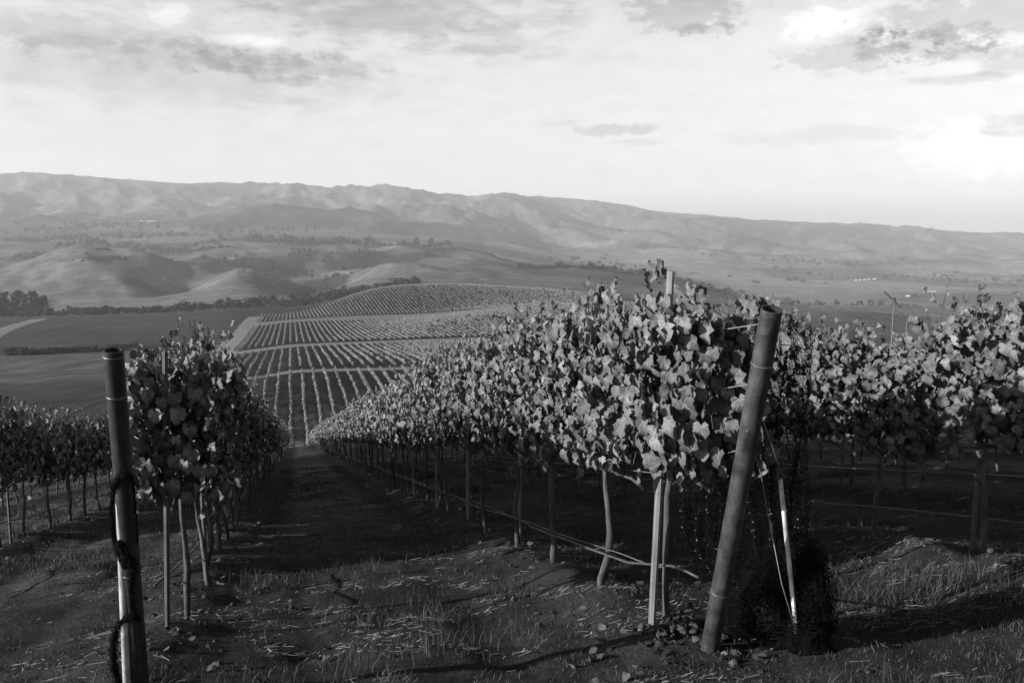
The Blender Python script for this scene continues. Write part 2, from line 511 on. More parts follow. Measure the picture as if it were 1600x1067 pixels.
def ground_mat():
    m, nt = newmat('hillside_ground')
    out = N(nt, 'ShaderNodeOutputMaterial')
    at = N(nt, 'ShaderNodeAttribute', attribute_name='cover')
    n1 = noise_(nt, 3.5, 8, 0.68); n2 = noise_(nt, 0.05, 6, 0.6); n3 = noise_(nt, 28, 5, 0.7)
    v = math_(nt, 'MULTIPLY', at.outputs['Fac'], mrange(nt, n1, 0.3, 0.72, 0.55, 1.5))
    v = math_(nt, 'MULTIPLY', v, mrange(nt, n2, 0.3, 0.7, 0.6, 1.4))
    v = math_(nt, 'MULTIPLY', v, mrange(nt, noise_(nt, 0.011, 10, 0.68), 0.32, 0.68, 0.62, 1.38))
    v = math_(nt, 'MULTIPLY', v, mrange(nt, n3, 0.3, 0.7, 0.75, 1.25))
    fa = N(nt, 'ShaderNodeAttribute', attribute_name='field').outputs['Fac']
    tc = N(nt, 'ShaderNodeTexCoord'); mp = N(nt, 'ShaderNodeMapping'); mp.inputs['Rotation'].default_value = (0, 0, -A - 0.9); mp.inputs['Scale'].default_value = (0.42, 0.02, 0.1)
    nt.links.new(tc.outputs['Object'], mp.inputs['Vector'])
    fn = N(nt, 'ShaderNodeTexNoise'); nt.links.new(mp.outputs[0], fn.inputs['Vector']); fn.inputs['Scale'].default_value = 1.0; fn.inputs['Detail'].default_value = 4; fn.inputs['Roughness'].default_value = 0.7
    plough = mrange(nt, fn.outputs['Fac'], 0.35, 0.65, 0.45, 1.6)
    v = math_(nt, 'MULTIPLY', v, math_(nt, 'ADD', 1.0, math_(nt, 'MULTIPLY', fa, math_(nt, 'SUBTRACT', plough, 1.0))))
    rgb = N(nt, 'ShaderNodeCombineColor')
    for i in range(3): nt.links.new(v, rgb.inputs[i])
    b = N(nt, 'ShaderNodeBsdfPrincipled'); nt.links.new(rgb.outputs[0], b.inputs['Base Color'])
    b.inputs['Roughness'].default_value = 0.95; b.inputs['Specular IOR Level'].default_value = 0.1
    bp = N(nt, 'ShaderNodeBump'); bp.inputs['Strength'].default_value = 0.8; bp.inputs['Distance'].default_value = 0.05
    nt.links.new(n1, bp.inputs['Height'])
    bp2 = N(nt, 'ShaderNodeBump'); bp2.inputs['Strength'].default_value = 0.7; bp2.inputs['Distance'].default_value = 0.012
    nt.links.new(n3, bp2.inputs['Height']); nt.links.new(bp.outputs[0], bp2.inputs['Normal'])
    nt.links.new(bp2.outputs[0], b.inputs['Normal'])
    nt.links.new(b.outputs[0], out.inputs['Surface'])
    return m


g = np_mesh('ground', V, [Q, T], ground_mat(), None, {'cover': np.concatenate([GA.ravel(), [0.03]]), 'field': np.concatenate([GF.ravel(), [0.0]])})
tag(g, 'hillside falling from the vine row ends into the valley and up to the far mountains', 'ground', kind='structure')

# ------------------------------------------------------------------ leaves
def leaf_shape(seed, hi=True):
    """a five-lobed vine leaf of unit width: petiole at the origin, tip along -Y, face +Z; returns verts, tris"""
    rg = np.random.default_rng(seed)
    n = 20 if hi else 9
    th = np.linspace(0, 2 * PI, n, endpoint=False)
    # radius about a centre a little below the petiole
    lob = 0.44 + rg.uniform(0.008, 0.025) * np.cos(5 * th) + 0.04 * np.cos(th) + 0.03 * np.cos(3 * th + rg.uniform(-.5, .5))
    if hi: lob = lob + 0.018 * (np.arange(n) % 2 * 2 - 1)
    lob = lob * (1 + 0.11 * (rg.random(n) - 0.5))
    lob[n // 2] *= 0.62                                        # notch at the petiole
    ox = np.sin(th) * lob; oy = -np.cos(th) * lob - 0.18
    pts = [np.array([[0, -0.16, 0]])]
    if hi:
        m = n // 2
        pts.append(np.stack([ox[::2] * 0.52, (oy[::2] + 0.16) * 0.52 - 0.16, 0 * ox[::2]], -1))
    pts.append(np.stack([ox, oy, 0 * ox], -1))
    v = np.concatenate(pts)
    fold = rg.uniform(0.1, 0.8); cup = rg.uniform(-0.9, 0.6); wav = rg.uniform(0.05, 0.16); droop = rg.uniform(0.1, 1.1)
    rr = np.hypot(v[:, 0], v[:, 1] + 0.18); an = np.arctan2(v[:, 0], -(v[:, 1] + 0.18))
    v[:, 2] = fold * np.abs(v[:, 0]) * 0.7 + cup * rr ** 2 * 0.8 - droop * np.clip(-v[:, 1], 0, 1) ** 2 * 0.7 + wav * (np.sin(an * 4 + rg.uniform(0, 6)) + 0.7 * np.sin(an * 7 + rg.uniform(0, 6))) * rr * 1.6
    v[:, 0] *= 1 - 0.25 * fold
    tr = []
    if hi:
        m = n // 2
        for k in range(m):
            k2 = (k + 1) % m
            a, b = 1 + k, 1 + k2
            o0 = 1 + m + 2 * k; o1 = o0 + 1; o2 = 1 + m + (2 * k + 2) % n
            tr += [(0, a, b), (a, o0, o1), (a, o1, b), (b, o1, o2)]
    else:
        for k in range(n): tr.append((0, 1 + k, 1 + (k + 1) % n))
    return v, np.array(tr)


LEAF_HI = [leaf_shape(200 + i, True) for i in range(9)]
LEAF_LO = [leaf_shape(300 + i, False) for i in range(6)]
LEAF_XL = [(np.array([[0, 0.05, 0], [0.42, -0.35, .12], [0, -0.9, -.1], [-0.42, -0.35, .12]]), np.array([(0, 3, 1), (1, 3, 2)]))]


def place_leaves(shapes, pos, nrm, tip, size, shade, rg):
    """vectorised: leaves at pos with face normal nrm and tip direction tip"""
    nrm = nrm / (np.linalg.norm(nrm, axis=1)[:, None] + 1e-9)
    tip = tip - nrm * np.sum(tip * nrm, 1)[:, None]
    tip = tip / (np.linalg.norm(tip, axis=1)[:, None] + 1e-9)
    X = np.cross(-tip, nrm)
    k = rg.integers(0, len(shapes), len(pos))
    Vs, Ts, Ss, Us = [], [], [], []; n = 0
    for i, (v, t) in enumerate(shapes):
        m = np.where(k == i)[0]
        if not len(m): continue
        W = pos[m][:, None] + size[m][:, None, None] * (v[None, :, 0:1] * X[m][:, None] - v[None, :, 1:2] * tip[m][:, None] * 1.0 + v[None, :, 2:3] * nrm[m][:, None])
        Vs.append(W.reshape(-1, 3))
        Ts.append((t[None] + (np.arange(len(m)) * len(v))[:, None, None]).reshape(-1, 3) + n)
        Ss.append(np.repeat(shade[m], len(v)))
        Us.append(np.tile(np.stack([v[:, 0], v[:, 1]], -1), (len(m), 1)))
        n += len(m) * len(v)
    return np.concatenate(Vs), np.concatenate(Ts), np.concatenate(Ss), np.concatenate(Us)


def make_vine(seed, lod=0, shoots=13, half=0.66, top=2.28, extra=None):
    """local frame: x along the row, y across, z up. returns (leaf V,T,S), (wood MB)"""
    rg = np.random.default_rng(seed)
    pos = []; nrm = []; size = []; canes = []
    for k in range(shoots):
        x0 = (k + 0.5) / shoots * 2 * half - half + rg.normal(0, 0.04)
        topz = top + np.clip(rg.normal(-0.04, 0.13), -.3, .2) + (0.14 if rg.random() < 0.18 else 0)
        lean = rg.normal(0, 0.14); side = rg.normal(0, 0.07)
        nn = 9
        t = np.linspace(0, 1, nn)
        cx = x0 + lean * t + 0.03 * np.sin(t * 6 + rg.uniform(0, 6))
        cy = side * np.sin(t * PI * 0.8) + 0.05 * rg.normal() * t
        cz = 1.06 + (topz - 1.06) * t
        if rg.random() < 0.35:                                      # tip nods over
            b = np.clip((t - 0.75) / 0.25, 0, 1) ** 2
            sgn = rg.choice([-1, 1]); cy = cy + sgn * 0.16 * b; cz = cz - 0.14 * b
        canes.append(np.stack([cx, cy, cz], -1))
        nl = rg.integers(33, 40)
        for q in range(nl):
            u = (q + rg.random()) / nl
            p = np.array([np.interp(u, t, cx), np.interp(u, t, cy), np.interp(u, t, cz)])
            sd = 1 if q % 2 else -1
            out = rg.uniform(0.05, 0.26) * (1 - 0.55 * u ** 3)
            p = p + np.array([rg.normal(0, 0.07), sd * out, rg.normal(-0.02, 0.04)]); p[2] = max(p[2], 1.15 + 0.06 * rg.random())
            pos.append(p); nrm.append([rg.normal(0, 0.32), sd * rg.uniform(0.8, 1.2), rg.uniform(-0.1, 0.65)])
            size.append(rg.uniform(0.12, 0.20) * (1 - 0.38 * u ** 4))
    nf = 430                                                          # curtain of outer and hanging leaves
    for q in range(nf):
        sd = rg.choice([-1, 1])
        z = 1.17 + 0.95 * rg.random() ** 1.05
        p = np.array([rg.uniform(-half - 0.08, half + 0.08), sd * rg.uniform(0.12, 0.34), z])
        if rg.random() < 0.012: p[2] = rg.uniform(0.95, 1.1)
        pos.append(p); nrm.append([rg.normal(0, 0.3), sd, rg.uniform(-0.05, 0.55)]); size.append(rg.uniform(0.125, 0.195))
    if extra:
        for p, n_, s_ in extra(rg): pos.append(np.array(p)); nrm.append(n_); size.append(s_)
    pos = np.array(pos); pos[:, 1] = np.clip(pos[:, 1], -.36, .36) + rg.normal(0, .015, len(pos)); nrm = np.array(nrm, float); size = np.array(size)
    if lod == 0: size = size * 0.75
    if lod == 1:
        keep = rg.random(len(pos)) < 0.60; pos, nrm, size = pos[keep], nrm[keep], size[keep] * 0.98
    if lod == 2:
        keep = rg.random(len(pos)) < 0.30; pos, nrm, size = pos[keep], nrm[keep], size[keep] * 1.25
    n = len(pos)
    tip = np.stack([rg.normal(0, 0.36, n), rg.normal(0, 0.2, n), np.full(n, -1.0)], -1)
    shade = np.clip(rg.normal(0.5, 0.12, n), 0.2, 0.95)
    shade = np.where(rg.random(n) < 0.10, np.clip(shade + 0.28, 0, 1.0), shade)      # yellowed leaves
    shade = np.where(rg.random(n) < 0.08, shade * 0.6, shade)
    shp = [LEAF_HI, LEAF_LO, LEAF_XL][lod]
    L = place_leaves(shp, pos, nrm, tip, size, shade, rg)
    wood = MB()
    tw = np.cumsum(rg.normal(0, 0.017, (7, 2)), 0); tw[0] = 0
    zz = np.linspace(-0.12, 1.03, 7)
    seg = [8, 6, 4][lod]
    wood.tube(np.stack([tw[:, 0], tw[:, 1], zz], -1), np.linspace(0.029, 0.018, 7) * rg.uniform(0.85, 1.15), seg, wob=0.30 if lod == 0 else 0.08)
    e = tw[-1]
    for d in (-1, 1):
        t = np.linspace(0, 1, 6)
        wood.tube(np.stack([e[0] + d * half * t, e[1] * (1 - t) + 0.012 * np.sin(5 * t + seed), 1.0 + 0.06 * np.minimum(t * 3, 1) + 0.01 * np.sin(9 * t)], -1),
                  np.linspace(0.02, 0.011, 6), seg - 1, wob=0.12)
    if lod < 2:
        for c in canes[:: 1 if lod == 0 else 2]:
            c = c if lod == 0 else c[:-2]
            wood.tube(c[:: 1 if lod == 0 else 4], np.linspace(0.0048, 0.0025, len(c[:: 1 if lod == 0 else 4])), 4, caps=False)
    return L, wood


def vine_proto(seed, lod, **kw):
    root = empty('grapevine')
    (Vv, Tt, Ss, Uu), wood = make_vine(seed, lod, **kw)
    wood.build('trunk', M['bark'], root)
    np_mesh('foliage', Vv, [Tt], M['leaf'], root, {'shade': Ss, 'lu': Uu[:, 0], 'lv': Uu[:, 1]})
    return root


USED = set()


def copy_tree(o, parent=None):
    c = o.copy(); COL.objects.link(c); c.parent = parent
    for ch in o.children: copy_tree(ch, c)
    return c


def take(proto):
    """the prototype itself the first time, later a copy with its parts"""
    if proto.name not in USED:
        USED.add(proto.name); return proto
    return copy_tree(proto)


def stake_top_shoot(rg):
    out = []
    for q in range(26):
        z = rg.uniform(1.95, 2.26) if q > 6 else rg.uniform(2.2, 2.3)
        out.append(((0.19 + rg.normal(0, 0.05), rg.choice([-1, 1]) * rg.uniform(0.02, 0.09), z), [rg.normal(0, .6), rg.choice([-1, 1]) * 1.0, rg.uniform(0, .6)], rg.uniform(0.07, 0.12)))
    for q in range(140):
        x = rg.uniform(-.66, -.3)
        out.append(((x - .06, rg.uniform(-.25, .14), rg.uniform(1.17, 1.98 + .3 * x + .2)), [rg.normal(-.45, .3), rg.uniform(.7, 1.1), rg.uniform(-.1, .5)], rg.uniform(.12, .19)))
    return out


def row_end(rg):
    out = []
    for q in range(130):
        x = rg.uniform(-.66, -.28)
        out.append(((x, rg.uniform(-.26, .26), rg.uniform(1.15, 2.05)), [rg.normal(-.9, .3), rg.normal(0, .5), rg.uniform(-.1, .5)], rg.uniform(.12, .19)))
    return out


PR0 = [vine_proto(500 + i, 0, top=2.36) for i in range(6)]
PR1 = [vine_proto(600 + i, 1, top=2.3) for i in range(5)]
PR2 = [vine_proto(700 + i, 2, top=2.3) for i in range(5)]
END_R = vine_proto(801, 0, top=2.03, half=0.60, shoots=15, extra=stake_top_shoot)      # last vine of the right-hand row
END_L = vine_proto(815, 0, top=2.24, half=0.56, shoots=15, extra=row_end)

ORD = ['first', 'second', 'third', 'fourth', 'fifth', 'sixth', 'seventh', 'eighth', 'ninth', 'tenth', 'eleventh', 'twelfth']
ROWS = {   # name: (w, first s, last s, spacing, height factor)
    'right': (2.24, 4.80, 92), 'left': (-0.96, 6.66, 80), 'right2': (5.44, 4.4, 66), 'left2': (-4.16, 9.4, 62),
    'right3': (8.64, 6.5, 44), 'right4': (11.84, 9.5, 36), 'left3': (-7.36, 15, 40),
}
RNAME = {'right': 'row right of the grass aisle', 'left': 'row left of the grass aisle', 'right2': 'row behind the leaning end post',
         'left2': 'dark row at the left edge', 'right3': 'third row right of aisle', 'right4': 'fourth row right of aisle', 'left3': 'row beyond the dark left row'}
VSP = 1.28
nv = 0
CANOPY_END = {}
for rn, (w, s0, s1) in ROWS.items():
    s = s0; k = 0
    while s < s1:
        x, y = xy(w + random.gauss(0, 0.02) + (0.14 if rn == 'left' and k < 2 else 0), s)
        d = math.hypot(x, y)
        if rn == 'right' and k == 0: pr = END_R
        elif rn == 'left' and k == 0: pr = END_L
        elif d < 15: pr = PR0[(k + len(rn)) % 6]
        elif d < 36: pr = PR1[(k + len(rn)) % 5]
        else: pr = PR2[(k + len(rn)) % 5]
        o = take(pr)
        o.location = (x, y, float(H(x, y)))
        o.rotation_euler = (0, 0, PI / 2 + A + (PI if (k * 7 + len(rn)) % 3 == 0 and k else 0))
        hz = {'right2': 0.90, 'left2': 0.90, 'left': 0.98}.get(rn, 1.0)
        if rn == 'right': hz = [1.0, 0.96, 1.03, 1.06][min(k, 3)]
        if rn == 'right2': hz = 1.04 if 7.5 < s < 11 else (0.84 if 5.9 < s < 7.5 else 0.88)
        o.scale = (1, 1, hz + random.uniform(-0.035, 0.035))
        if k < 12: lab = f'{ORD[k]} leafy grapevine from the near end of the {RNAME[rn]}'
        else: lab = f'small grapevine merging down the slope in the {RNAME[rn]}'
        tag(o, lab, 'grapevine', 'grapevines of the ' + RNAME[rn])
        nv += 1; k += 1; s += VSP * random.uniform(0.94, 1.06)
    CANOPY_END[rn] = s
print('vines', nv)

# ------------------------------------------------------------------ the rest of the vineyard: far rows as one mass
def far_rows():
    Vs, Ts, Ss = [], [], []; n = 0
    rg = np.random.default_rng(5)
    def add(w, sa, sb, per_m, size, h0, h1, wd):
        nonlocal n
        cnt = int((sb - sa) * per_m)
        if cnt < 3: return
        s = rg.uniform(sa, sb, cnt)
        vig = vnoise(s / 3.5 + w * 7.3, s * 0 + w, 501) + 0.35 * fbm(s / 40 + w, w / 12 + s * 0, 503, 2)
        ok = rg.random(cnt) < smooth(0.12, 0.5, vig) * 0.93 + 0.07
        s = s[ok]; cnt = len(s); vig = vig[ok]
        ww = w + rg.normal(0, wd, cnt) + 0.12 * np.sin(s / 9 + w * 3)
        x, y = xy(ww, s)
        z = H(x, y) + h0 + (h1 - h0) * rg.random(cnt) * (0.7 + 0.45 * np.clip(vig, 0, 1))
        pos = np.stack([x, y, z], -1)
        sd = rg.choice([-1.0, 1.0], cnt)
        nr = np.stack([sd * CA + rg.normal(0, .4, cnt), sd * SA + rg.normal(0, .4, cnt), rg.uniform(0.1, 1.3, cnt)], -1)
        tip = np.stack([rg.normal(0, .6, cnt), rg.normal(0, .6, cnt), np.full(cnt, -1.0)], -1)
        v, t, sh, _ = place_leaves(LEAF_XL, pos, nr, tip, size * rg.uniform(0.75, 1.3, cnt), np.clip(rg.normal(0.5, .12, cnt), .2, .9), rg)
        Vs.append(v); Ts.append(t + n); Ss.append(sh); n += len(v)
        # trunk-high dark core
    starts = {round(v[0], 2): CANOPY_END[k] for k, v in ROWS.items()}
    for k in range(-14, 30):
        w = -0.96 + 3.2 * k
        s0 = starts.get(round(w, 2), 8 if k > 3 else 24 + 6 * abs(k))
        sb = 260 - 0.22 * w
        if k < -3: sb = 150
        for a, b, pm, sz in ((s0, 60, 32, .31), (max(s0, 60), 120, 24, .38), (max(s0, 120), sb, 21, .43)):
            if b > a: add(w, a, b, pm, sz, 0.9, 2.15, 0.12)
    for k in range(-10, 62):                       # second block, beyond the cross track
        w = -0.96 + 3.2 * k
        sa = 275 - 0.22 * w; sb = 396 + 0.12 * w
        if w < -5: sa = 268
        add(w, sa, sb, 14, .52, 0.7, 1.75, 0.1)
    for k in range(-8, 84):                        # third block
        w = -0.96 + 3.2 * k
        sa = 424 + 0.12 * w; sb = 656 + 30 * math.sin(w / 60) - 0.1 * w
        add(w, sa, sb, 8, .68, 0.6, 1.5, 0.12)
    for k in range(-8, 135):                       # fourth block on the hump
        w = -0.96 + 3.2 * k
        sa = 702 + 30 * math.sin(w / 60) - 0.1 * w; sb = 860 + 1.5 * max(w, 0) if w < 110 else 1025
        add(w, sa, sb, 3.6, .74, 0.4, 1.0, 0.1)
    o = np_mesh('vineyard_rows', np.concatenate(Vs), [np.concatenate(Ts)], M['farleaf'], None, {'shade': np.concatenate(Ss)})
    tag(o, 'long striped vine rows covering the lower slope and the valley blocks', 'vineyard', kind='stuff')


far_rows()


def strip(name, pts, width, mat, lift=0.12):
    """a draped track: pts are (x, y); resampled finely"""
    pts = np.asarray(pts, float)
    d = np.concatenate([[0], np.cumsum(np.linalg.norm(np.diff(pts, axis=0), axis=1))])
    n = max(int(d[-1] / 3.0), 4)
    t = np.linspace(0, d[-1], n)
    px = np.interp(t, d, pts[:, 0]); py = np.interp(t, d, pts[:, 1])
    for _ in range(12):
        px[1:-1] = (px[:-2] + 2 * px[1:-1] + px[2:]) / 4; py[1:-1] = (py[:-2] + 2 * py[1:-1] + py[2:]) / 4
    tx, ty = np.gradient(px), np.gradient(py); l = np.hypot(tx, ty); nx, ny = -ty / l, tx / l
    K = 7; V = []
    wv = width * (1 + 0.12 * fbm(t / 12, t * 0, 7, 2))
    for k in range(K):
        f = (k / (K - 1) - 0.5)
        qx = px + nx * wv * f; qy = py + ny * wv * f
        V.append(np.stack([qx, qy, H(qx, qy) + lift], -1))
    V = np.stack(V, 1).reshape(-1, 3)
    Q = [(i * K + k, i * K + k + 1, (i + 1) * K + k + 1, (i + 1) * K + k) for i in range(n - 1) for k in range(K - 1)]
    return np_mesh(name, V, [np.array(Q)[:, ::-1]], mat)


def rowpts(f, w0, w1, n=60):
    return [xy(w, f(w)) for w in np.linspace(w0, w1, n)]


o = strip('dirt_track', rowpts(lambda w: 267 - 0.22 * w, -22, 150), 8.0, M['track'])
tag(o, 'pale dirt cross track below the second block of valley vines', 'track', kind='structure')
o = strip('dirt_track', rowpts(lambda w: 411 + 0.12 * w, -24, 200), 18.0, M['track'])
tag(o, 'pale dirt track between the second and third valley blocks', 'track', kind='structure')
o = strip('dirt_track', rowpts(lambda w: 679 + 30 * math.sin(w / 60) - 0.1 * w, -26, 320), 34.0, M['track'])
tag(o, 'pale curving track below the hump of far vines', 'track', kind='structure')
o = strip('dirt_track', [xy(-31, s) for s in np.linspace(405, 800, 40)], 14.0, M['track'])
tag(o, 'wide pale dirt avenue running down the left edge of the valley vines', 'track', kind='structure')
o = strip('dirt_track', [tuple(on(px, Y)[:2]) for px, Y in ((-160, 560), (-40, 620), (10, 760), (60, 900))], 16.0, M['track'])
tag(o, 'pale bend of farm road at the left edge below the creek trees', 'track', kind='structure')

# ------------------------------------------------------------------ camera, light, sky, air
cam_d = bpy.data.cameras.new('camera'); cam = bpy.data.objects.new('camera', cam_d); COL.objects.link(cam)
cam_d.sensor_width = 36; cam_d.lens = F / 1600 * 36; cam_d.clip_end = 60000; cam_d.clip_start = 0.05
cam.rotation_euler = (PI / 2 - PITCH, 0, 0)
SC.camera = cam

SUN_EL, SUN_AZ = math.radians(17), math.radians(-108)         # azimuth measured from the view axis, to the right
sd = bpy.data.lights.new('sun', 'SUN'); sun = bpy.data.objects.new('sun', sd); COL.objects.link(sun)
sd.energy = 4.8; sd.angle = math.radians(0.5); sd.color = (1, 0.995, 0.985)
to = Vector((math.sin(SUN_AZ) * math.cos(SUN_EL), math.cos(SUN_AZ) * math.cos(SUN_EL), math.sin(SUN_EL)))
sun.rotation_euler = to.to_track_quat('Z', 'Y').to_euler()

wd = bpy.data.worlds.new('World'); SC.world = wd; wd.use_nodes = True
nt = wd.node_tree; nt.nodes.clear()
wo = N(nt, 'ShaderNodeOutputWorld'); bg = N(nt, 'ShaderNodeBackground')
sky = N(nt, 'ShaderNodeTexSky'); sky.sky_type = 'NISHITA'; sky.sun_disc = False
sky.sun_elevation = SUN_EL; sky.sun_rotation = SUN_AZ
bw = N(nt, 'ShaderNodeRGBToBW'); nt.links.new(sky.outputs[0], bw.inputs[0])
tc = N(nt, 'ShaderNodeTexCoord'); sep = N(nt, 'ShaderNodeSeparateXYZ'); nt.links.new(tc.outputs['Generated'], sep.inputs[0])
az = math_(nt, 'ARCTAN2', sep.outputs[0], sep.outputs[1])
el = math_(nt, 'ARCSINE', sep.outputs[2])
# cloud noise in (azimuth, elevation): streaky
cv = N(nt, 'ShaderNodeCombineXYZ'); nt.links.new(math_(nt, 'MULTIPLY', az, 5.0), cv.inputs[0]); nt.links.new(math_(nt, 'MULTIPLY', el, 14.0), cv.inputs[1])
cn = N(nt, 'ShaderNodeTexNoise'); nt.links.new(cv.outputs[0], cn.inputs['Vector']); cn.inputs['Scale'].default_value = 2.2; cn.inputs['Detail'].default_value = 8; cn.inputs['Roughness'].default_value = 0.6; cn.inputs['Distortion'].default_value = 0.5
cv3 = N(nt, 'ShaderNodeCombineXYZ'); nt.links.new(math_(nt, 'MULTIPLY', az, 8.0), cv3.inputs[0]); nt.links.new(math_(nt, 'MULTIPLY', el, 13.0), cv3.inputs[1])
cn3 = N(nt, 'ShaderNodeTexNoise'); nt.links.new(cv3.outputs[0], cn3.inputs['Vector']); cn3.inputs['Scale'].default_value = 5.5; cn3.inputs['Detail'].default_value = 9; cn3.inputs['Roughness'].default_value = 0.62
cn2 = N(nt, 'ShaderNodeTexNoise'); nt.links.new(cv.outputs[0], cn2.inputs['Vector']); cn2.inputs['Scale'].default_value = 5.0; cn2.inputs['Detail'].default_value = 6; cn2.inputs['Roughness'].default_value = 0.6


def azel(px, py):
    a, b = ray(px, py)
    return math.atan(a), math.atan2(b, math.hypot(1, a))


def cloud(px, py, rx, ry, soft=0.5, nzw=1.2, nz=None):
    a0, e0 = azel(px, py)
    u = math_(nt, 'MULTIPLY', math_(nt, 'SUBTRACT', az, a0), F / rx)
    v = math_(nt, 'MULTIPLY', math_(nt, 'SUBTRACT', el, e0), F / ry)
    d = math_(nt, 'SQRT', math_(nt, 'ADD', math_(nt, 'MULTIPLY', u, u), math_(nt, 'MULTIPLY', v, v)))
    d = math_(nt, 'ADD', d, math_(nt, 'MULTIPLY', math_(nt, 'SUBTRACT', (nz or cn).outputs['Fac'], 0.5), nzw * 2))
    return mrange(nt, d, 1 - soft, 1 + soft, 1, 0, True)


dark = None
for c in [(130, 90, 280, 52, .8, 1.0, cn2, .17), (330, 125, 230, 36, .8, 1.1, cn2, .15), (470, 105, 110, 22, .6, 1.4, cn3, .10), (620, 20, 170, 36, .6, 1.7, cn2, .24), (770, 70, 90, 22, .5, 1.5, cn2, .16),
          (1075, 18, 74, 28, .3, 1.7, cn3, .32), (1330, 82, 80, 26, .35, 1.8, cn3, .26), (1440, 70, 80, 20, .35, 1.8, cn3, .26), (1520, 84, 60, 10, .4, 1.6, cn3, .22), (1540, 22, 140, 30, .4, 1.7, cn3, .30), (1500, 220, 460, 200, 1.0, .3, None, .16), (965, 203, 60, 8, .4, 1.9, cn3, .30), (90, 50, 180, 20, .35, 1.9, cn3, .15), (260, 84, 190, 18, .35, 1.9, cn3, .16), (440, 104, 130, 14, .35, 1.9, cn3, .17), (560, 30, 150, 22, .4, 1.9, cn3, .12), (1000, 222, 40, 4, .4, 1.7, cn3, .15), (880, 194, 30, 5, .4, 1.7, cn3, .12),
          (1300, 212, 130, 12, .6, 1.2, cn2, .12), (1590, 195, 40, 14, .5, .9, cn2, .25), (1500, 124, 60, 6, .5, .9, cn2, .22), (60, 200, 300, 30, .8, 1.3, None, .06),
          (1585, 100, 40, 12, .5, 0.9, cn2, .25), (330, -30, 300, 40, .7, 1.0, cn2, .14), (1200, -40, 300, 40, .7, 1.0, cn2, .14), (1105, 46, 40, 7, .4, 1.4, cn3, .22), (860, 30, 60, 12, .4, 1.7, cn3, .14), (930, 90, 70, 8, .4, 1.7, cn3, .08), (760, 78, 60, 8, .4, 1.6, cn3, .16), (395, 60, 50, 9, .4, 1.7, cn3, -.14), (470, 128, 60, 6, .4, 1.6, cn3, .14), (430, 157, 50, 6, .4, 1.6, cn3, .1)]:
    t_ = math_(nt, 'MULTIPLY', cloud(*c[:7]), c[7])
    dark = t_ if dark is None else math_(nt, 'ADD', dark, t_)
lite = None
for c in [(262, 20, 24, 18, .5, 2.2, cn3, .22), (1275, 42, 38, 26, .45, 2.4, cn3, .22), (1318, 28, 34, 16, .45, 2.3, cn3, .18), (1500, 238, 70, 36, .5, 1.9, cn3, .10), (1570, 245, 60, 30, .5, 1.9, cn3, .07), (395, 66, 45, 9, .5, .8, cn2, .2)]:
    t_ = math_(nt, 'MULTIPLY', cloud(*c[:7]), c[7])
    lite = t_ if lite is None else math_(nt, 'ADD', lite, t_)
SKYK = 1.0
ramp = mrange(nt, el, 0.0, 0.25, 0.68, 1.02, True)          # sky level by elevation within view
ramp2 = mrange(nt, el, 0.26, 0.5, 1.0, 0.06, True)  # overhead sky dimmed out of view to lower the ambient light
f_ = math_(nt, 'MULTIPLY', math_(nt, 'MULTIPLY', ramp, ramp2), math_(nt, 'SUBTRACT', 1.0, math_(nt, 'MULTIPLY', dark, 0.85)))
f_ = math_(nt, 'MULTIPLY', f_, mrange(nt, cn2.outputs['Fac'], 0.3, 0.7, 0.95, 1.05))
f_ = math_(nt, 'ADD', f_, lite)
lum = math_(nt, 'MULTIPLY', bw.outputs[0], f_)
cc = N(nt, 'ShaderNodeCombineColor')
for i in range(3): nt.links.new(lum, cc.inputs[i])
nt.links.new(cc.outputs[0], bg.inputs['Color']); bg.inputs['Strength'].default_value = 0.15
nt.links.new(bg.outputs[0], wo.inputs['Surface'])

SC.view_settings.view_transform = 'Standard'; SC.view_settings.look = 'None'
SC.view_settings.exposure = 0.85; SC.view_settings.gamma = 1.0
SC.cycles.max_bounces = 6; SC.cycles.diffuse_bounces = 3; SC.cycles.volume_bounces = 1; SC.cycles.transparent_max_bounces = 8
#@@MORE@@
HAZE = 8.0e-5
# ------------------------------------------------------------------ finding where a photograph point meets the ground
def hit(px, py):
    a, b = ray(px, py)
    Y = 2.0
    while Y < 400:
        if b * Y <= float(H(a * Y, Y)): break
        Y *= 1.002
    return np.array([a * Y, Y, float(H(a * Y, Y))])


def arr(v): return np.array([v[0], v[1], v[2]], float)


RDIR = np.array([-SA, CA, 0.0]); WDIR = np.array([CA, SA, 0.0])

# ------------------------------------------------------------------ steel stakes
HAT = np.array([(-.026, .0), (-.014, .0), (-.009, .020), (.009, .020), (.014, .0), (.026, .0), (.026, .004), (.017, .004), (.012, .024), (-.012, .024), (-.017, .004), (-.026, .004)])


def stake(base, top, mat, sc=1.0):
    """hat-section steel stake with wire clips"""
    root = empty('steel_stake', base)
    b = np.zeros(3); t = np.asarray(top) - np.asarray(base)
    d = t / np.linalg.norm(t)
    mb = MB()
    L = np.linalg.norm(t)
    mb.sweep(HAT * sc, [b - d * 0.3] + [b + d * L * k / 8 for k in range(0, 9)], RDIR * 0.5 - WDIR, shade=0.5)
    mb.build('channel', mat, root, smooth_=False)
    for k in (0.45, 0.62, 0.76, 0.9) if sc == .9 else ():
        cl = MB(); p = b + d * L * k + WDIR * 0.02
        cl.tube([p, p + WDIR * 0.018 + d * 0.01, p + WDIR * 0.02 + d * 0.03], 0.003, 5)
        cl.build('wire_clip', M['oldsteel_shade'], root)
    return root


b0 = hit(1018, 981)
t0 = arr(P(1048, 424, b0[1] - 0.02))
st = stake(b0, t0, M['galv'], .9)
tag(st, 'bright galvanised stake rising above the last vine of the right row, leaves round its top', 'stake', 'steel stakes')


def row_pt(w, s):
    x, y = xy(w, s); return np.array([x, y, float(H(x, y))])


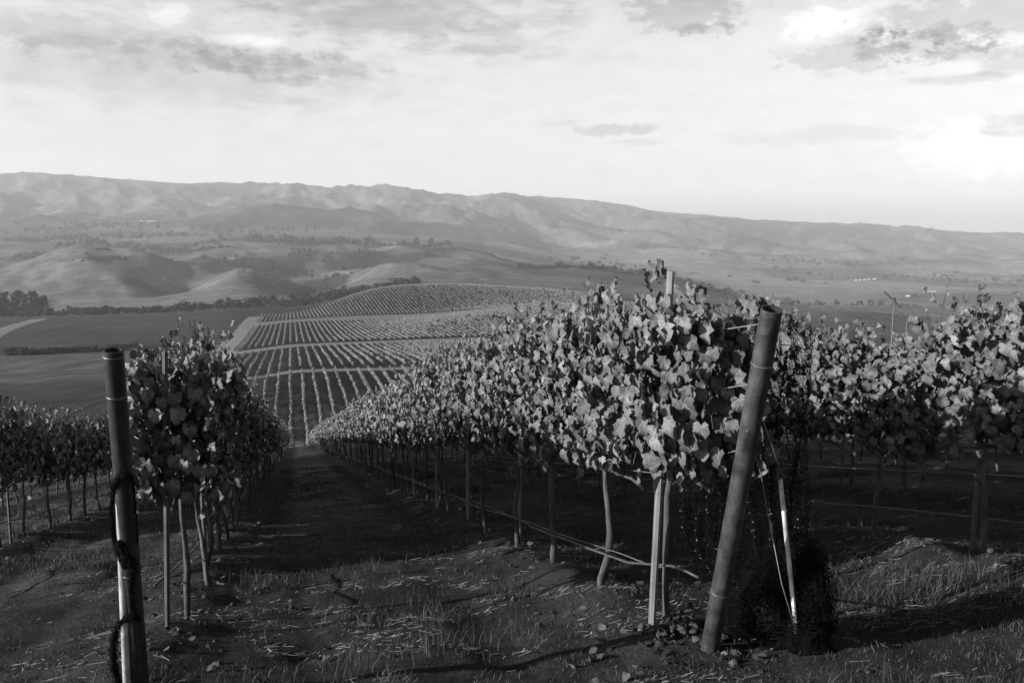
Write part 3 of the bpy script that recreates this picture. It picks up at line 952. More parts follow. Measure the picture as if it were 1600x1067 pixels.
def upright(p, h, tilt=0.02):
    return p + np.array([random.gauss(0, tilt), random.gauss(0, tilt), h])


STK = [('right', 2.24, [8.6, 11.4, 14.1, 17.0, 20, 23.2, 26.4, 30, 34, 38, 43, 48, 54]), ('left', -0.96, [6.42, 8.7, 13.2, 17.2, 21, 25, 30, 36, 42]),
       ('right2', 5.44, [5.78, 8.25, 11.4, 14.8, 18.4, 22, 26]), ('left2', -4.16, [10.6, 13.6, 17, 21, 25, 30]), ('right3', 8.64, [8.3, 12, 15.8, 19.5, 24]), ('right4', 11.84, [11, 15, 19])]
for rn, w, ss in STK:
    for k, s in enumerate(ss):
        p = row_pt(w + 0.05, s)
        if (rn, k) == ('left', 0):
            p = hit(262, 978); t = arr(P(258, 548, p[1]))
        else: t = upright(p, {'right': 2.02, 'left': 1.95}.get(rn, 1.9))
        lit = rn in ('right', 'left') and k < 6
        o = stake(p, t, M['galv'] if lit and k < 4 and rn == 'right' else M['oldsteel_shade'], .85)  # darker steel paints in the shade of stakes out of the sun
        if k < 5:
            lab = f'{ORD[k]} steel stake from near end in the {RNAME[rn]}'
            if rn == 'right': lab = f'{ORD[k]} plain steel stake behind the bright one, row right of the grass aisle'
            if rn == 'right3' or rn == 'right4': lab = f'dark steel stake, {ORD[k]} seen under the canopy in the {RNAME[rn]}'
        else: lab = f'small steel stake far down the {RNAME[rn]}'
        tag(o, lab, 'stake', 'steel stakes' if k < 5 else 'far steel stakes of the ' + RNAME[rn])

# ------------------------------------------------------------------ pipe end posts
def pipe_post(base, top, r, mat, bands, wall=0.008):
    root = empty('pipe_end_post', base)
    t = np.asarray(top) - np.asarray(base); L = np.linalg.norm(t); d = t / L
    mb = MB(); seg = 28
    hs = np.concatenate([[-0.35], np.linspace(0, L, 40)])
    pts = np.array([d * h for h in hs])
    sh = []
    mb.tube(pts, r, seg, caps=False, wob=0.006)
    n = len(pts)
    hh = np.repeat(hs, seg)
    v = mb.V[0]
    ang = np.arctan2(v[:, 1] - (d[1] * hh), v[:, 0] - (d[0] * hh))
    mb.S[0] = np.clip(0.5 + 0.22 * fbm(hh * 3 + ang, ang * 1.4, 12, 4) + 0.16 * fbm(hh * 30, ang * 5, 13, 2) - 0.25 * smooth(.15, .4, fbm(ang * 2.2, hh * 1.5, 14, 3)), .2, .8)
    # rim and bore
    inner = MB(); inner.tube(pts[-12:], r - wall, seg, caps=False)
    iv = inner.V[0]
    mb.build('pipe', mat, root)
    q = [(a, b_, c, e) for a, b_, c, e in inner.Q[0]]
    dd = MB(); dd.add(iv, np.array(q)[:, ::-1]); 
    c0 = len(iv) - seg * 12
    dd.add(np.concatenate([iv[:seg], [pts[-12]]]), None, [(seg, j, (j + 1) % seg) for j in range(seg)])
    dd.build('bore', M['bore'], root)
    rim = MB()
    last = v[-seg:]; il = iv[-seg:] 
    rim.add(np.concatenate([last, il]) + d * 0.0005, [(j, (j + 1) % seg, seg + (j + 1) % seg, seg + j) for j in range(seg)], None, 0.7)
    rim.build('rim', mat, root, smooth_=False)
    for h in bands:
        bd = MB(); w_ = np.linspace(-0.006, 0.006, 4)
        bd.tube([d * (h + q_) for q_ in w_], [r + .0005, r + .004, r + .004, r + .0005], seg, caps=False, shade=0.85)
        bd.build('weld_band', mat, root)
    return root, d, L


pb = hit(1109, 1014); pt = arr(P(1206, 483, pb[1] - 0.62))
post_r, dR, LR = pipe_post(pb, pt, 0.052, M['rust_pipe'], [0.43, 1.86])
tag(post_r, 'thick rusty pipe end post leaning right beside the net bundle', 'end post', 'pipe end posts')
qb = hit(221, 1092); qt = arr(P(177, 547, qb[1] - 0.35))
post_l, dL, LL = pipe_post(qb, qt, 0.045, M['dark_pipe'], [0.78, 1.75, 1.95])
tag(post_l, 'dark pipe end post at the left with net tied round it', 'end post', 'pipe end posts')


def on_post(base, d, L, f, r, toward):
    p = base + d * (L * f); tw = np.asarray(toward, float); tw -= d * np.dot(tw, d); tw /= np.linalg.norm(tw)
    return p + tw * r


CAMW = np.array([0.0, -1, 0])
# ------------------------------------------------------------------ anchor rod and guys of the right post
rb = hit(1247, 1012); rt = arr(P(1219, 748, rb[1] - 0.04))
rod = empty('anchor_rod', rb)
mb = MB(); tt = np.linspace(-0.15, 1, 26)
pts_ = np.array([(rt - rb) * t for t in tt])
mb.tube(pts_, 0.0125, 10, shade=0.5)
mb.S[0] = np.clip(0.5 + 0.35 * fbm(np.arange(len(mb.S[0])) / 9.0, np.zeros(len(mb.S[0])), 44, 3), .1, .8)
mb.build('rod', M['white_rod'], rod)
mb = MB(); th = np.linspace(0, 2 * PI, 14)
c = (rt - rb)
mb.tube(np.stack([c[0] + 0.02 * np.cos(th), c[1] + 0 * th, c[2] + 0.018 + 0.02 * np.sin(th)], -1), 0.005, 6, caps=False)
mb.build('eye', M['oldsteel_shade'], rod)
tag(rod, 'white painted anchor rod standing in the black net', 'anchor rod')


def wire(name, pts, r, mat, label, cat, group=None, seg=5):
    o = empty_mesh = None
    mb = MB(); mb.tube(pts, r, seg)
    o = mb.build(name, mat); tag(o, label, cat, group)
    return o


g1 = on_post(pb, dR, LR, 0.70, 0.055, [-.6, -1, 0])
wire('guy_wire', [g1, arr(P(1189, 740, 4.5)), arr(P(1204, 826, 4.52))], 0.0028, M['galv'], 'light guy wire from the leaning post down to the strainer in the net', 'guy wire', 'guy wires')
mb = MB(); a_, b_ = arr(P(1203, 812, 4.52)), arr(P(1206, 834, 4.52)); mb.tube([a_, (a_ + b_) / 2, b_], [0.004, 0.009, 0.006], 8)
o = mb.build('wire_strainer', M['galv']); tag(o, 'small bright wire strainer on the guy wire above the net', 'strainer')
wire('guy_wire', [b_, arr(P(1221, 910, 4.54)), rb + (rt - rb) * 0.06 + CAMW * 0.02], 0.0026, M['galv'], 'guy wire from strainer down to the foot of the white rod', 'guy wire', 'guy wires')
g2 = on_post(pb, dR, LR, 0.72, 0.053, [1, -.3, 0])
wire('guy_wire', [g2, arr(P(1208, 700, (g2[1] + rt[1]) / 2)), rt + np.array([0, 0, .03])], 0.0026, M['galv'], 'thin guy wire from post to the top eye of the white rod', 'guy wire', 'guy wires')

# ------------------------------------------------------------------ bird net
def lattice(P_, keep, r, rg):
    """P_: (nu, nv, 3) grid of net nodes -> three-sided strands along both directions"""
    E = []
    nu, nv_ = P_.shape[:2]
    a = P_[:-1].reshape(-1, 3); b = P_[1:].reshape(-1, 3); E.append((a, b))
    a = P_[:, :-1].reshape(-1, 3); b = P_[:, 1:].reshape(-1, 3); E.append((a, b))
    A_ = np.concatenate([e[0] for e in E]); B_ = np.concatenate([e[1] for e in E])
    m = rg.random(len(A_)) < keep; A_, B_ = A_[m], B_[m]
    d = B_ - A_; d /= np.linalg.norm(d, axis=1)[:, None] + 1e-9
    ref = np.where(np.abs(d[:, 2:3]) < .9, [[0, 0, 1.0]], [[1.0, 0, 0]])
    u = np.cross(d, ref); u /= np.linalg.norm(u, axis=1)[:, None] + 1e-9; v = np.cross(d, u)
    ring = [u * math.cos(k * 2 * PI / 3) + v * math.sin(k * 2 * PI / 3) for k in range(3)]
    V = np.concatenate([np.stack([A_ + r * q for q in ring], 1), np.stack([B_ + r * q for q in ring], 1)], 1)
    base = np.arange(len(A_))[:, None] * 6
    Q = np.concatenate([base + np.array([[k, (k + 1) % 3, 3 + (k + 1) % 3, 3 + k]]) for k in range(3)])
    return V.reshape(-1, 3), Q


def octas(c, r):
    o = np.array([(1, 0, 0), (-1, 0, 0), (0, 1, 0), (0, -1, 0), (0, 0, 1), (0, 0, -1)], float)
    t = np.array([(0, 2, 4), (2, 1, 4), (1, 3, 4), (3, 0, 4), (2, 0, 5), (1, 2, 5), (3, 1, 5), (0, 3, 5)])
    V = c[:, None] + o[None] * r[:, None, None]
    return V.reshape(-1, 3), (t[None] + (np.arange(len(c)) * 6)[:, None, None]).reshape(-1, 3)


rgn = np.random.default_rng(77)
net = empty('bird_net', rb)
nLoc = -rb


def veil(name, cols, nu, nv_, seed, keep=0.9, r=0.0009, knot_glints=0.1):
    """cols: list of control rows top->bottom, each (pxL, pxR, py, Y)"""
    c = np.array(cols, float); t = np.linspace(0, len(c) - 1, nv_)
    L_ = np.interp(t, range(len(c)), c[:, 0]); R_ = np.interp(t, range(len(c)), c[:, 1]); y_ = np.interp(t, range(len(c)), c[:, 2]); Y_ = np.interp(t, range(len(c)), c[:, 3])
    g = np.zeros((nu, nv_, 3))
    for i in range(nu):
        u = i / (nu - 1)
        for j in range(nv_):
            uu = u + 0.05 * math.sin(u * 19 + j * 0.11 + seed)
            px = L_[j] + (R_[j] - L_[j]) * uu
            Yd = Y_[j] + 0.09 * math.sin(u * 23 + seed + 0.04 * j) + 0.05 * math.sin(u * 51 + j * .09)
            p = P(px, y_[j] + 9 * math.sin(u * 14 + seed) , Yd)
            g[i, j] = (p.x, p.y, p.z)
    g += rgn.normal(0, 0.005, g.shape)
    V, Q = lattice(g + nLoc, keep, r, rgn)
    np_mesh(name, V, [Q], M['net'], net)
    k = g.reshape(-1, 3); m = rgn.random(len(k)) < knot_glints; k = k[m] + nLoc
    V, T = octas(k, rgn.uniform(0.0018, 0.0048, len(k)) * np.where(rgn.random(len(k)) < .12, 1.5, 1))
    o = np_mesh('knot_glints', V, [T], M['knot'], net); o['kind'] = 'stuff'


veil('net_veil', [(1150, 1262, 500, 4.98), (1140, 1268, 600, 5.0), (1150, 1262, 720, 4.98), (1170, 1262, 800, 4.95), (1185, 1262, 862, 4.9)], 70, 92, 1.0, keep=.92, r=.0015, knot_glints=.08)
veil('net_veil', [(1128, 1185, 560, 5.02), (1080, 1150, 690, 5.0), (1058, 1150, 760, 5.0), (1064, 1150, 850, 5.0), (1110, 1150, 905, 4.95)], 48, 74, 4.0, keep=.85, r=.0014, knot_glints=.08)


def bundle(path, rad, seed, nu=26, nlen=50, layers=5, back=0.0):
    c = np.array([arr(P(p[0], p[1], p[2] + back)) for p in path]); n = len(c)
    t = np.linspace(0, n - 1, nlen)
    i = np.clip(t.astype(int), 0, n - 2); f = (t - i)[:, None]
    p0, p1, p2, p3 = c[np.maximum(i - 1, 0)], c[i], c[i + 1], c[np.minimum(i + 2, n - 1)]
    ctr = 0.5 * ((2 * p1) + (-p0 + p2) * f + (2 * p0 - 5 * p1 + 4 * p2 - p3) * f * f + (-p0 + 3 * p1 - 3 * p2 + p3) * f ** 3)
    rr = np.interp(t, range(n), rad)
    tan = np.gradient(ctr, axis=0); tan /= np.linalg.norm(tan, axis=1)[:, None]
    u = np.cross(tan, [0.3, 1, 0.1]); u /= np.linalg.norm(u, axis=1)[:, None]; v = np.cross(tan, u)
    out = []
    for l in range(layers + 1):
        th = np.linspace(0, 2 * PI, nu)
        f_ = (0.66 if l == 0 else 0.72 + 0.4 * l / layers)
        TT, HH = np.meshgrid(t, th, indexing='ij')
        k = f_ * (1 + 0.30 * fbm(np.cos(HH) * 1.6 + seed + l * .3, TT * 2.2 + np.sin(HH) * 1.6, 200 + l, 3) + (0.16 * np.sin(HH * 7 + TT * 1.3 + l)))
        R_ = rr[:, None] * k
        g = ctr[:, None] + (np.cos(HH) * R_)[..., None] * u[:, None] + (np.sin(HH) * R_)[..., None] * v[:, None]
        gz = H(g[..., 0], g[..., 1]) + 0.004
        g[..., 2] = np.maximum(g[..., 2], gz)
        out.append(g)
    return out


bV, bQ, sV, sQ, kk = [], [], [], [], []; nb = ns_ = 0
BPATHS = [([(1160, 1004, 4.66), (1152, 965, 4.64), (1158, 915, 4.6), (1190, 876, 4.56), (1226, 842, 4.5)], [.055, .115, .14, .11, .04]),
          ([(1226, 838, 4.48), (1246, 862, 4.48), (1262, 905, 4.46), (1268, 955, 4.45), (1290, 985, 4.44)], [.04, .11, .13, .115, .07]),
          ([(1262, 930, 4.5), (1256, 975, 4.42), (1262, 1015, 4.32), (1276, 1046, 4.2)], [.07, .105, .105, .08]),
          ([(1196, 880, 4.6), (1216, 900, 4.56), (1228, 940, 4.52), (1240, 985, 4.48), (1252, 1020, 4.42)], [.06, .10, .095, .085, .07]),
          ([(1226, 842, 4.56), (1218, 880, 4.56), (1212, 935, 4.56), (1222, 990, 4.54), (1240, 1030, 4.5)], [.06, .19, .275, .25, .15])]
for q, (pth, rad) in enumerate(BPATHS):
    for l, g in enumerate(bundle(pth, rad, q * 3.1, back=0.33 if q < 3 else 0.36)):
        if l == 0 and q == 4: continue
        if q == 4 and l > 3: continue
        if l == 0:
            nt_, nu_ = g.shape[:2]
            idx = np.arange(nt_ * nu_).reshape(nt_, nu_)
            bV.append(g.reshape(-1, 3) + nLoc)
            bQ.append(np.stack([idx[:-1, :-1], idx[:-1, 1:], idx[1:, 1:], idx[1:, :-1]], -1).reshape(-1, 4) + nb); nb += nt_ * nu_
        else:
            V, Q = lattice(g + rgn.normal(0, 0.006, g.shape) + nLoc, 0.85, 0.0011, rgn); sV.append(V); sQ.append(Q + ns_); ns_ += len(V)
            k = g.reshape(-1, 3); kk.append(k[rgn.random(len(k)) < .012] + nLoc)
np_mesh('net_bundle', np.concatenate(bV), [np.concatenate(bQ)], M['net'], net)
np_mesh('net_strands', np.concatenate(sV), [np.concatenate(sQ)], M['net'], net)
k = np.concatenate(kk); V, T = octas(k, rgn.uniform(0.0012, 0.003, len(k))); o = np_mesh('knot_glints', V, [T], M['knot'], net); o['kind'] = 'stuff'
tag(net, 'black bird net bunched on the white rod and hanging from the leaning post', 'bird net')

# net and rod tied to the left post
def by_post(px, py, off):
    """a point seen beside the left post, off metres nearer than its axis"""
    f = (1092 - py) / (1092 - 547.0)
    ax = qb + dL * (LL * f)
    return (px, py, float(ax[1]) - off)


rod2t = arr(P(*by_post(186, 742, .02))); rod2b = arr(P(*by_post(199, 1088, .05)))
o = empty('anchor_rod', rod2b); mb = MB()
mb.tube([(rod2t - rod2b) * t for t in np.linspace(-.1, 1, 20)], 0.021, 10, shade=0.42); mb.build('rod', M['white_rod'], o)
tag(o, 'pale metal rod tied against the dark left post', 'anchor rod')
net2 = empty('bird_net', qb)
V2, Q2, n2 = [], [], 0; C2, CQ, nc = [], [], 0
B_ = by_post
for (pth, rad) in [([B_(176, 775, .03), B_(182, 752, .07), B_(194, 742, .10), B_(206, 752, .09), B_(210, 790, .07), B_(214, 850, .07)], [.005, .012, .016, .010, .007, .005]),
                   ([B_(180, 755, .03), B_(174, 800, .02), B_(180, 850, .05), B_(196, 888, .09)], [.009, .005, .008, .012]),
                   ([B_(184, 845, .06), B_(196, 872, .1), B_(208, 884, .1), B_(204, 915, .07)], [.011, .022, .02, .006]),
                   ([B_(190, 972, .05), B_(204, 962, .09), B_(218, 968, .08)], [.008, .013, .006]),
                   ([B_(206, 900, .08), B_(205, 935, .08), B_(208, 965, .08)], [.008, .005, .008]),
                   ([B_(194, 966, .06), B_(180, 988, .05), B_(177, 1030, .05), B_(187, 1070, .05)], [.010, .015, .018, .014])]:
    for l, g in enumerate(bundle(pth, rad, 7.7, nu=14, nlen=30, layers=2)):
        if l == 0:
            a_, b__ = g.shape[:2]; idx = np.arange(a_ * b__).reshape(a_, b__)
            C2.append(g.reshape(-1, 3) - qb); CQ.append(np.stack([idx[:-1, :-1], idx[:-1, 1:], idx[1:, 1:], idx[1:, :-1]], -1).reshape(-1, 4) + nc); nc += a_ * b__
        else:
            V, Q = lattice(g + rgn.normal(0, 0.004, g.shape) - qb, 0.8, 0.0011, rgn); V2.append(V); Q2.append(Q + n2); n2 += len(V)
np_mesh('net_bundle', np.concatenate(C2), [np.concatenate(CQ)], M['net'], net2)
np_mesh('net_strands', np.concatenate(V2), [np.concatenate(Q2)], M['net'], net2)
tag(net2, 'black net twisted and knotted around the left end post', 'bird net')

# ------------------------------------------------------------------ wires and drip hoses
def row_line(w, s0, s1, h, sag=0.03, wob=0.012, step=0.6, seed=0):
    n = int((s1 - s0) / step) + 2; s = np.linspace(s0, s1, n)
    x, y = xy(w + wob * np.sin(s * 1.7 + seed) + wob * np.sin(s * 3.9 + seed), s)
    z = near_z(w, s) + h - sag * np.abs(np.sin(s * PI / 4.2 + seed)) + wob * np.sin(s * 2.3 + seed)
    return np.stack([x, y, z], -1)


tails = [arr(P(1092, 902, 4.85)), arr(P(1074, 893, 4.95)), arr(P(1050, 884, 5.1))]
hp = row_line(2.20, 5.35, 70, 0.42, 0.02, 0.010)
wire('drip_hose', np.concatenate([tails, hp]), 0.009, M['hose'], 'black drip hose strung low along the row right of the aisle', 'drip hose', 'drip hoses')
hp = row_line(2.26, 5.0, 60, 0.43, 0.03, 0.006, seed=2)
wire('hose_wire', np.concatenate([[arr(P(1070, 884, 5.0))], hp]), 0.004, M['wire'], 'thin support wire beside the hose of the right row', 'wire', 'trellis wires')
for rn, w, s0, s1 in (('right2', 5.40, 4.0, 50), ('left2', -4.2, 9.0, 40), ('right3', 8.6, 6, 34), ('right4', 11.8, 8, 30), ('left', -1.0, 6.3, 50)):
    wire('drip_hose', row_line(w, s0, s1, 0.43, 0.04, 0.012, seed=w), 0.009, M['hose'], f'black drip hose strung low along the {RNAME[rn]}', 'drip hose', 'drip hoses')
for rn, w, s0, s1 in (('right2', 5.46, 4.0, 50), ('right3', 8.66, 6, 34), ('right4', 11.8, 8, 30), ('left2', -4.1, 9.0, 40)):
    wire('trellis_wire', row_line(w, s0, s1, 0.78, 0.015, 0.004, seed=w), 0.005, M['wire'], f'taut low wire at knee height along the {RNAME[rn]}', 'wire', 'trellis wires')
for f, h, lab in ((0.955, 1.93, 'top catch wire'), (0.80, 1.55, 'middle catch wire'), (0.62, 1.06, 'lower cordon wire')):
    p = on_post(pb, dR, LR, f, 0.05, RDIR)
    wire('trellis_wire', np.concatenate([[p], row_line(2.24, 5.0, 55, h, 0.0, 0.003)]), 0.0035, M['wire'], f'{lab} from the leaning pipe post into the right row', 'wire', 'trellis wires')
for f, h, lab in ((0.93, 1.9, 'top catch wire'), (0.62, 1.06, 'lower cordon wire')):
    p = on_post(qb, dL, LL, f, 0.05, RDIR)
    wire('trellis_wire', np.concatenate([[p], row_line(-0.96, 6.4, 55, h, 0.0, 0.003)]), 0.0028, M['wire'], f'{lab} from the dark pipe post into the left row', 'wire', 'trellis wires')

# ------------------------------------------------------------------ grass, straw, fallen leaves, clods
def grass():
    rg = np.random.default_rng(21)
    def blades(x, y, h, wd, bend, shade):
        n = len(x); z = H(x, y) - 0.004
        an = rg.uniform(0, 2 * PI, n); dx, dy = np.cos(an), np.sin(an)
        ax = rg.uniform(0, 2 * PI, n); bx, by = np.cos(ax) * bend * h, np.sin(ax) * bend * h
        wx, wy = dx * wd, dy * wd
        V = np.stack([np.stack([x - wx, y - wy, z], -1), np.stack([x + wx, y + wy, z], -1),
                      np.stack([x - wx * .7 + bx * .35, y - wy * .7 + by * .35, z + h * .6], -1), np.stack([x + wx * .7 + bx * .35, y + wy * .7 + by * .35, z + h * .6], -1),
                      np.stack([x + bx, y + by, z + h], -1)], 1).reshape(-1, 3)
        b = np.arange(n)[:, None] * 5
        return V, b + np.array([[0, 1, 3, 2]]), b + np.array([[2, 3, 4]]), np.repeat(shade, 5)
    n = 420000
    s = 3.0 + 36 * rg.random(n) ** 2.2; w = rg.uniform(-9, 11, n)
    x, y = xy(w, s); Y = y
    m = (Y > 3.2) & (np.abs(x) < 0.66 * Y + 0.6)
    x, y, w, s = x[m], y[m], w[m], s[m]
    ph = (w + 0.96) / 3.2; dw = np.abs(ph - np.round(ph)) * 3.2
    den = smooth(0.25, 0.75, dw) * (0.30 + 0.9 * smooth(-0.15, 0.35, fbm(x / 1.1, y / 1.1, 301, 3)))
    den = np.where(s < 6.5, np.maximum(den, 0.35 * smooth(-.2, .3, fbm(x / .8, y / .8, 303, 3)) + .12), den)
    den *= 1 - 0.6 * np.exp(-((dw - 1.0) / 0.2) ** 2)
    ok = rg.random(len(x)) < den
    x, y, w, s, dw = x[ok], y[ok], w[ok], s[ok], dw[ok]
    tall = smooth(0.0, 0.5, fbm(x / 0.9, y / 0.9, 305, 3))
    h = (0.03 + 0.10 * tall) * rg.uniform(0.5, 1.4, len(x))
    big = np.clip(s / 9, 1, 3)
    V, Q, T, S = blades(x, y, h, 0.0022 * big * rg.uniform(.7, 1.4, len(x)), rg.uniform(0.1, 1.1, len(x)), np.clip(rg.normal(.5, .2, len(x)), .15, 1.3))
    o = np_mesh('grass', V, [Q, T], M['grass'], None, {'shade': S}, smooth_=False)
    tag(o, 'short ragged grass growing in the aisles between the vine rows', 'grass', kind='stuff')
    # flattened straw
    n = 90000
    s = 3.2 + 20 * rg.random(n) ** 2; w = rg.uniform(-7, 9, n); x, y = xy(w, s)
    den = smooth(0.0, 0.45, fbm(x / 0.8, y / 0.35, 311, 3)) * np.where(s < 7.5, 1, 0.6)
    ok = (rg.random(n) < den) & (np.abs(x) < 0.66 * y + 0.5) & (y > 3.3)
    x, y = x[ok], y[ok]; n = len(x)
    an = rg.normal(0.25, 0.8, n); l = 0.015 + 0.11 * rg.random(n) ** 2.5; wd = rg.uniform(0.0008, 0.0022, n)
    ex, ey = np.cos(an) * l, np.sin(an) * l; nx, ny = -np.sin(an) * wd, np.cos(an) * wd
    z0 = H(x, y) + rg.uniform(0.004, 0.02, n); z1 = H(x + ex, y + ey) + rg.uniform(0.004, 0.03, n)
    V = np.stack([np.stack([x - nx, y - ny, z0], -1), np.stack([x + nx, y + ny, z0 + .001], -1), np.stack([x + ex + nx, y + ey + ny, z1 + .001], -1), np.stack([x + ex - nx, y + ey - ny, z1], -1)], 1).reshape(-1, 3)
    Q = np.arange(n)[:, None] * 4 + np.array([[0, 1, 2, 3]])
    o = np_mesh('straw', V, [Q], M['straw'], None, {'shade': np.repeat(np.clip(rg.normal(.5, .2, n), .1, 1), 4)}, smooth_=False)
    tag(o, 'pale flattened straw scattered over the soil and wheel tracks', 'straw', kind='stuff')
    # fallen leaves
    n = 800
    s = 4.0 + 18 * rg.random(n) ** 1.6; rw = rg.choice([2.24, -0.96, 5.44, -4.16], n); w = rw + rg.normal(0, 0.45, n); x, y = xy(w, s)
    pos = np.stack([x, y, H(x, y) + 0.02], -1)
    v, t, sh, uv = place_leaves(LEAF_LO, pos, np.stack([rg.normal(0, .35, n), rg.normal(0, .35, n), np.ones(n)], -1), rg.normal(0, 1, (n, 3)), rg.uniform(.04, .085, n), np.clip(rg.normal(.35, .15, n), .1, .8), rg)
    o = np_mesh('fallen_leaves', v, [t], M['leaf'], None, {'shade': sh, 'lu': uv[:, 0], 'lv': uv[:, 1]}); tag(o, 'dry fallen vine leaves lying under the rows', 'leaf litter', kind='stuff')
    # clods
    Vs, Ts, Ss = [], [], []; nn = 0
    bm = bmesh.new(); bmesh.ops.create_icosphere(bm, subdivisions=3, radius=1.0); bv = np.array([q.co[:] for q in bm.verts]); bt = np.array([[q.index for q in f.verts] for f in bm.faces]); bm.free()
    pile = hit(1070, 985)
    for k in range(1500):
        if k < 150:
            p = pile[:2] + rg.normal(0, 1, 2) * (.16, .10); r = .006 + .03 * rg.random() ** 2; up = 0.05 * math.exp(-((p[0] - pile[0]) / .18) ** 2)
        else:
            s = 3.6 + 16 * rg.random() ** 1.6; w = rg.choice([2.24, -0.96, 5.44, -4.16]) + rg.normal(0, .5); p = np.array(xy(w, s)); r = .004 + .024 * rg.random() ** 3; up = 0
        vv = bv * (1 + 0.9 * fbm(bv[:, 0] * 1.9 + k, bv[:, 1] * 1.9 + bv[:, 2] * 1.7, 400, 4) + 0.35 * fbm(bv[:, 0] * 5 + k, bv[:, 1] * 5 - bv[:, 2] * 4, 410, 2))[:, None] * r * np.array([1, rg.uniform(.7, 1.2), rg.uniform(.5, .8)])
        a = rg.uniform(0, 6.28); R_ = np.array([[math.cos(a), -math.sin(a), 0], [math.sin(a), math.cos(a), 0], [0, 0, 1]])
        Vs.append(vv @ R_.T + [p[0], p[1], float(H(p[0], p[1])) + r * .25 + up]); Ts.append(bt + nn); nn += len(bv); Ss.append(np.full(len(bv), rg.uniform(.3, .7)))
    o = np_mesh('soil_clods', np.concatenate(Vs), [np.concatenate(Ts)], M['clod'], None, {'shade': np.concatenate(Ss)}); tag(o, 'dry soil clods heaped by the stake and along the vine rows', 'clods', kind='stuff')


grass()

# ------------------------------------------------------------------ distant trees, each its own object
def tree_mesh(seed, shape, n=260):
    rg = np.random.default_rng(seed)
    lob = [(np.array([rg.normal(0, .22), rg.normal(0, .22), rg.uniform(.35, .85)]), rg.uniform(.16, .3)) for _ in range(8)]
    lob[0] = (np.array([0, 0, .45]), .36)
    if shape == 'tall': lob = [(np.array([rg.normal(0, .06), rg.normal(0, .06), z]), .17 * (1.15 - .6 * z)) for z in np.linspace(.22, .93, 9)]
    if shape == 'bush': lob = [(np.array([rg.normal(0, .27), rg.normal(0, .27), rg.uniform(.15, .55)]), rg.uniform(.2, .36)) for _ in range(7)] + [(np.array([0, 0, .35]), .4)]
    pos, nr, sz = [], [], []
    for q in range(n):
        c, r = lob[q % len(lob)]
        d = rg.normal(0, 1, 3); d /= np.linalg.norm(d)
        p = c + d * r * rg.uniform(.6, 1.05) * np.array([1.1, 1.1, .9])
        if p[2] < 0.0: p[2] = abs(p[2])
        pos.append(p); nr.append(d + rg.normal(0, .4, 3) + [0, 0, .3]); sz.append(rg.uniform(.13, .24))
    n_ = len(pos)
    V, T, S, _ = place_leaves(LEAF_XL, np.array(pos), np.array(nr), rg.normal(0, 1, (n_, 3)), np.array(sz), np.clip(rg.normal(.5, .16, n_), .15, 1), rg)
    mb = MB(); mb.tube([(0, 0, -.08), (0.01, 0, .2), (-.01, .01, .5), (0, 0, .7)], [.035, .028, .018, .006], 6)
    mb.tube([(0, 0, .3), (.12, .04, .5), (.2, .06, .6)], [.015, .01, .004], 5); mb.tube([(0, 0, .35), (-.1, -.06, .52), (-.18, -.05, .66)], [.015, .01, .004], 5)
    return (V, T, S), mb


TREES = {}
for kind in ('round', 'tall', 'bush'):
    TREES[kind] = []
    for k in range(4):
        (V, T, S), mb = tree_mesh(900 + k * 7 + len(kind), kind)
        wv = np.concatenate(mb.V); 
        V2_ = np.concatenate([V, wv]); fs = [np.concatenate([T] + [t_ + len(V) for t_ in mb.T]), np.concatenate(mb.Q) + len(V)]
        o = np_mesh('tree' if kind != 'bush' else 'shrub', V2_, fs, M['tree'], None, {'shade': np.concatenate([S, np.full(len(wv), .5)])}, smooth_=False)
        TREES[kind].append(o)
nt_count = 0


def plant(px, Y, h, kind, label, group, wide=1.0, dx=0.0):
    global nt_count
    pr = random.choice(TREES[kind])
    if pr.name in USED: o = pr.copy(); COL.objects.link(o)
    else: o = pr; USED.add(pr.name)
    p = on(px, Y)
    o.location = (p[0], p[1], p[2] - 0.03 * h); o.scale = (h * wide, h * wide, h); o.rotation_euler = (0, 0, random.uniform(0, 6.28))
    tag(o, label, 'tree' if kind != 'bush' else 'shrub', group); nt_count += 1
    return o


for k in range(46):                # creek line, left
    px = -20 + 400 * (k + random.random()) / 46
    plant(px, 1010 + random.uniform(-25, 50) - 0.1 * px, random.uniform(7, 13), random.choice(['round', 'bush']), 'small dark tree in the creek line below the rounded hills', 'creek line trees', 1.3)
for k in range(40):                # creek line behind the hump
    px = 380 + 270 * (k + random.random()) / 40
    plant(px, 1010 + random.uniform(0, 70) + max(0, px - 470) * 0.9, random.uniform(9, 16), random.choice(['round', 'bush']), 'small dark tree in the thicket behind the far vine hump', 'thicket behind the hump', 1.4)
for k in range(9):                 # eucalyptus group at the left edge
    plant(-14 + 10 * k + random.uniform(-4, 4), 1060 + random.uniform(-20, 60), random.uniform(20, 33), 'tall' if k % 3 else 'round', 'tall tree in the loose grove at the left edge by the creek', 'grove at the left edge', 1.0)
for k in range(20):                # hedge between the left fields
    t = (k + random.random() * .7) / 20
    plant(5 + 215 * t, 455 + 45 * t + random.uniform(-4, 4), random.uniform(3.2, 5.6), 'bush', 'dark shrub of the hedge between the fields left of the vine blocks', 'hedge between the left fields', 1.5)
for k in range(46):                # plateau skyline
    px = 385 + 315 * (k + random.random()) / 46
    plant(px, 2850 + random.uniform(-120, 160), random.uniform(12, 32), random.choice(['round', 'tall', 'round']), 'tiny dark tree of the belt on the plateau edge', 'plateau tree belt', 1.1)
for k in range(18):
    px = 90 + 170 * (k + random.random()) / 18
    plant(px, 2800 + random.uniform(-150, 250), random.uniform(12, 26), 'round', 'tiny dark tree of the scattered clump behind the left rounded hill', 'plateau trees, left', 1.3)
